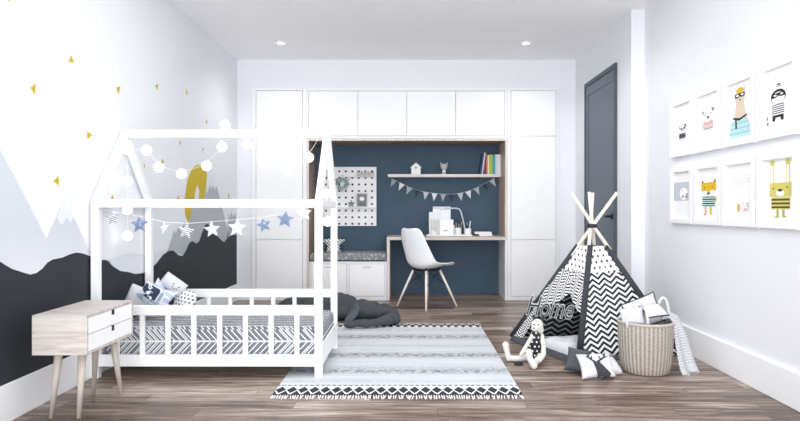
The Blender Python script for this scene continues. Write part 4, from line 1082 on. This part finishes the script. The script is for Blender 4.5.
def d_pink(poly, ell, rect):
    ell(.28,.66,.06,.035,'grey'); ell(.72,.69,.06,.035,'grey'); ell(.50,.60,.24,.115,'white'); ell(.36,.61,.022,.013,'black'); ell(.64,.62,.022,.013,'black'); ell(.50,.555,.05,.028,'black')
    poly([(.26,.40),(.74,.40),(.70,.49),(.50,.455),(.30,.49)],'pink'); rect(.26,.74,.36,.385,'pink'); rect(.30,.72,.33,.342,'black'); rect(.34,.68,.295,.305,'lgrey')
def d_llama(poly, ell, rect):
    poly([(.10,.03),(.14,.20),(.22,.34),(.80,.36),(.90,.20),(.92,.03)],'aqua'); rect(.10,.92,.09,.12,'aqua2'); rect(.13,.90,.18,.21,'aqua2'); rect(.16,.85,.27,.295,'aqua2')
    poly([(.30,.36),(.36,.60),(.34,.78),(.42,.84),(.64,.84),(.70,.78),(.68,.60),(.76,.36)],'beige')
    poly([(.36,.80),(.34,.93),(.44,.84)],'beige'); poly([(.62,.83),(.74,.95),(.70,.80)],'beige'); ell(.53,.855,.13,.05,'yellow')
    poly([(.33,.73),(.33,.80),(.71,.81),(.71,.74),(.56,.73),(.52,.755),(.47,.73)],'black'); ell(.43,.77,.055,.018,'white'); ell(.61,.775,.055,.018,'white'); ell(.53,.69,.028,.014,'black')
    poly([(.26,.365),(.50,.325),(.78,.385),(.80,.42),(.52,.365),(.26,.40)],'black'); poly([(.34,.36),(.40,.35),(.42,.19),(.35,.19)],'navy')
def d_robber(poly0, ell0, rect0):
    k = .78
    def poly(p, c): poly0([(.52+(u-.52)*k, .45+(v-.45)*k) for u, v in p], c)
    def ell(a, c_, r, q, col): ell0(.52+(a-.52)*k, .45+(c_-.45)*k, r*k, q*k, col)
    def rect(a, c_, e, f, col): rect0(.52+(a-.52)*k, .52+(c_-.52)*k, .45+(e-.45)*k, .45+(f-.45)*k, col)
    rect(.44,.58,.80,.83,'black'); rect(.40,.62,.775,.787,'black')
    ell(.50,.57,.30,.15,'black'); ell(.50,.545,.26,.12,'white'); poly([(.22,.55),(.24,.64),(.76,.65),(.78,.56),(.60,.56),(.50,.585),(.40,.55)],'black'); ell(.38,.60,.06,.018,'white'); ell(.64,.61,.06,.018,'white'); ell(.50,.49,.05,.022,'lgrey')
    poly([(.24,.42),(.76,.42),(.74,.20),(.26,.20)],'white')
    for i in range(5): rect(.26,.74,.395-.042*i,.415-.042*i,'black')
    poly([(.28,.20),(.72,.20),(.72,.08),(.62,.08),(.60,.15),(.40,.15),(.38,.08),(.28,.08)],'black')
    rect(.02,.10,.10,.24,'lgrey'); rect(.04,.08,.14,.18,'black'); rect(.05,.12,.02,.08,'grey')
def d_scene(poly, ell, rect):
    rect(.0,.94,.38,.78,'pgrey'); ell(.58,.55,.22,.11,'white'); ell(.58,.47,.17,.07,'white'); ell(.50,.60,.025,.014,'grey'); ell(.76,.52,.04,.02,'black'); rect(.68,.78,.44,.49,'red'); ell(.55,.47,.04,.03,'black')
def d_fox(poly, ell, rect):
    poly([(.18,.68),(.21,.77),(.32,.715)],'black'); poly([(.72,.72),(.86,.79),(.84,.69)],'black')
    poly([(.80,.33),(.94,.40),(.92,.47),(.82,.42)],'yellow')
    poly([(.18,.72),(.86,.73),(.86,.57),(.52,.475),(.18,.56)],'yellow'); poly([(.22,.56),(.52,.475),(.44,.56)],'white'); poly([(.82,.565),(.52,.475),(.62,.57)],'white'); poly([(.42,.52),(.62,.53),(.52,.472)],'black'); ell(.33,.63,.022,.012,'black'); ell(.70,.64,.022,.012,'black')
    rect(.24,.82,.24,.45,'white')
    for i, c in enumerate(('teal','black','teal','black','teal')): rect(.24,.82,.425-.042*i-.004,.45-.042*i,c)
    rect(.36,.42,.10,.245,'yellow'); rect(.60,.66,.12,.245,'yellow'); rect(.32,.43,.08,.105,'yellow'); rect(.59,.70,.10,.125,'yellow')
def d_tiny(poly, ell, rect):
    for i in range(9):
        u = .06+.10*i; h = .60+.08*((i*37) % 5)/4
        for q in range(3): rect(u, u+.07, h+.05*q, h+.05*q+.012, 'paleline')
    ell(.48,.22,.055,.035,'yellow'); ell(.48,.275,.04,.025,'yellow'); rect(.45,.47,.15,.19,'yellow'); rect(.49,.51,.15,.19,'yellow')
    ell(.74,.24,.11,.06,'lgrey'); ell(.74,.24,.095,.052,'white'); ell(.67,.30,.025,.02,'lgrey'); ell(.82,.30,.025,.02,'pink'); ell(.74,.20,.05,.02,'pink'); ell(.71,.25,.012,.008,'black'); ell(.78,.255,.012,.008,'black')
def d_bunny(poly, ell, rect):
    for u in (.32, .80):
        rect(u-.055,u+.055,.60,.92,'olive'); ell(u,.92,.055,.05,'olive'); ell(u,.955,.085,.03,'olive'); rect(u-.03,u+.03,.62,.90,'white')
    rect(.24,.90,.40,.62,'olive'); ell(.57,.455,.13,.045,'white'); ell(.36,.53,.025,.013,'black'); ell(.78,.54,.025,.013,'black'); ell(.57,.50,.07,.022,'black')
    rect(.30,.86,.20,.39,'olive')
    for i in range(3): rect(.30,.86,.215+.06*i,.245+.06*i,'dolive')
    rect(.46,.52,.08,.20,'olived'); rect(.64,.70,.09,.20,'olived'); rect(.40,.53,.065,.085,'olived'); rect(.63,.76,.075,.095,'olived')
for k, (f_, l) in enumerate(((d_bear, 'white framed print of a small dark patched bear, top row far left'), (d_pink, 'white framed print of a white bear in a pink sweater, top row'), (d_llama, 'white framed print of a llama in goggles standing in pale blue water'), (d_robber, 'white framed print of a masked bear in black stripes, top row nearest'))): frame(k, 1, l, f_)
for k, (f_, l) in enumerate(((d_scene, 'white framed print of a grey landscape band with a white figure'), (d_fox, 'white framed print of a yellow fox in a teal striped shirt'), (d_tiny, 'white framed print with two tiny animals under faint pale lines'), (d_bunny, 'white framed print of a yellow green long eared rabbit with stripes'))): frame(k, 0, l, f_)

# ------------------------------------------------------------------ light and camera
w = bpy.data.worlds.new('daylight'); bpy.context.scene.world = w; w.use_nodes = True
w.node_tree.nodes['Background'].inputs[0].default_value = (.90, .95, 1.0, 1); w.node_tree.nodes['Background'].inputs[1].default_value = .60
def area(name, loc, rot, sx, sy, e, col=(1,1,1)):
    l = bpy.data.lights.new(name, 'AREA'); l.shape = 'RECTANGLE'; l.size = sx; l.size_y = sy; l.energy = e; l.color = col
    o = bpy.data.objects.new(name, l); C.objects.link(o); o.location = loc; o.rotation_euler = rot; return o
area('window_light', (1.2, -1.4, 1.6), (R_(86), 0, R_(16)), 2.4, 2.4, 6, (.95, .98, 1))
area('ceiling_fill', (0, -.9, .5), (R_(138), 0, 0), 3.0, 1.2, 62, (.95, .98, 1))  # added fill behind the camera to brighten the ceiling, no real fixture
area('overhead_fill', (0, 3.3, 2.78), (0, 0, 0), 2.6, 3.0, 36, (.95, .98, 1))  # added fill under the ceiling out of view, no real lamp there
l = bpy.data.lights.new('rear_fill', 'SUN'); l.energy = 2.35; l.angle = R_(55); l.color = (.95, .98, 1); o = bpy.data.objects.new('rear_fill', l); C.objects.link(o)  # added broad fill from behind the camera to brighten the back, no real sun
o.rotation_euler = (R_(86), 0, R_(2))
for x_, y_ in ((-1.34, 6.42), (1.23, 6.42), (1.26, 5.03)):
    l = bpy.data.lights.new('spot_glow', 'SPOT'); l.energy = 18; l.spot_size = R_(140); l.spot_blend = .8; l.shadow_soft_size = .04
    o = bpy.data.objects.new('spot_glow', l); C.objects.link(o); o.location = (x_, y_, ZC-.02)
sc = bpy.context.scene
sc.view_settings.view_transform = 'Standard'; sc.view_settings.look = 'None'; sc.view_settings.exposure = 0.47; sc.view_settings.gamma = 1.0
sc.cycles.max_bounces = 10; sc.cycles.diffuse_bounces = 6
cam = bpy.data.cameras.new('camera'); co = bpy.data.objects.new('camera', cam); C.objects.link(co)
co.location = (0, 0, H); co.rotation_euler = (PI/2, 0, 0)
cam.sensor_width = 36; cam.lens = 36*F/800; cam.clip_start = .05
cam.shift_x = -(CX-400)/800; cam.shift_y = (CY-210.5)/800
sc.camera = co
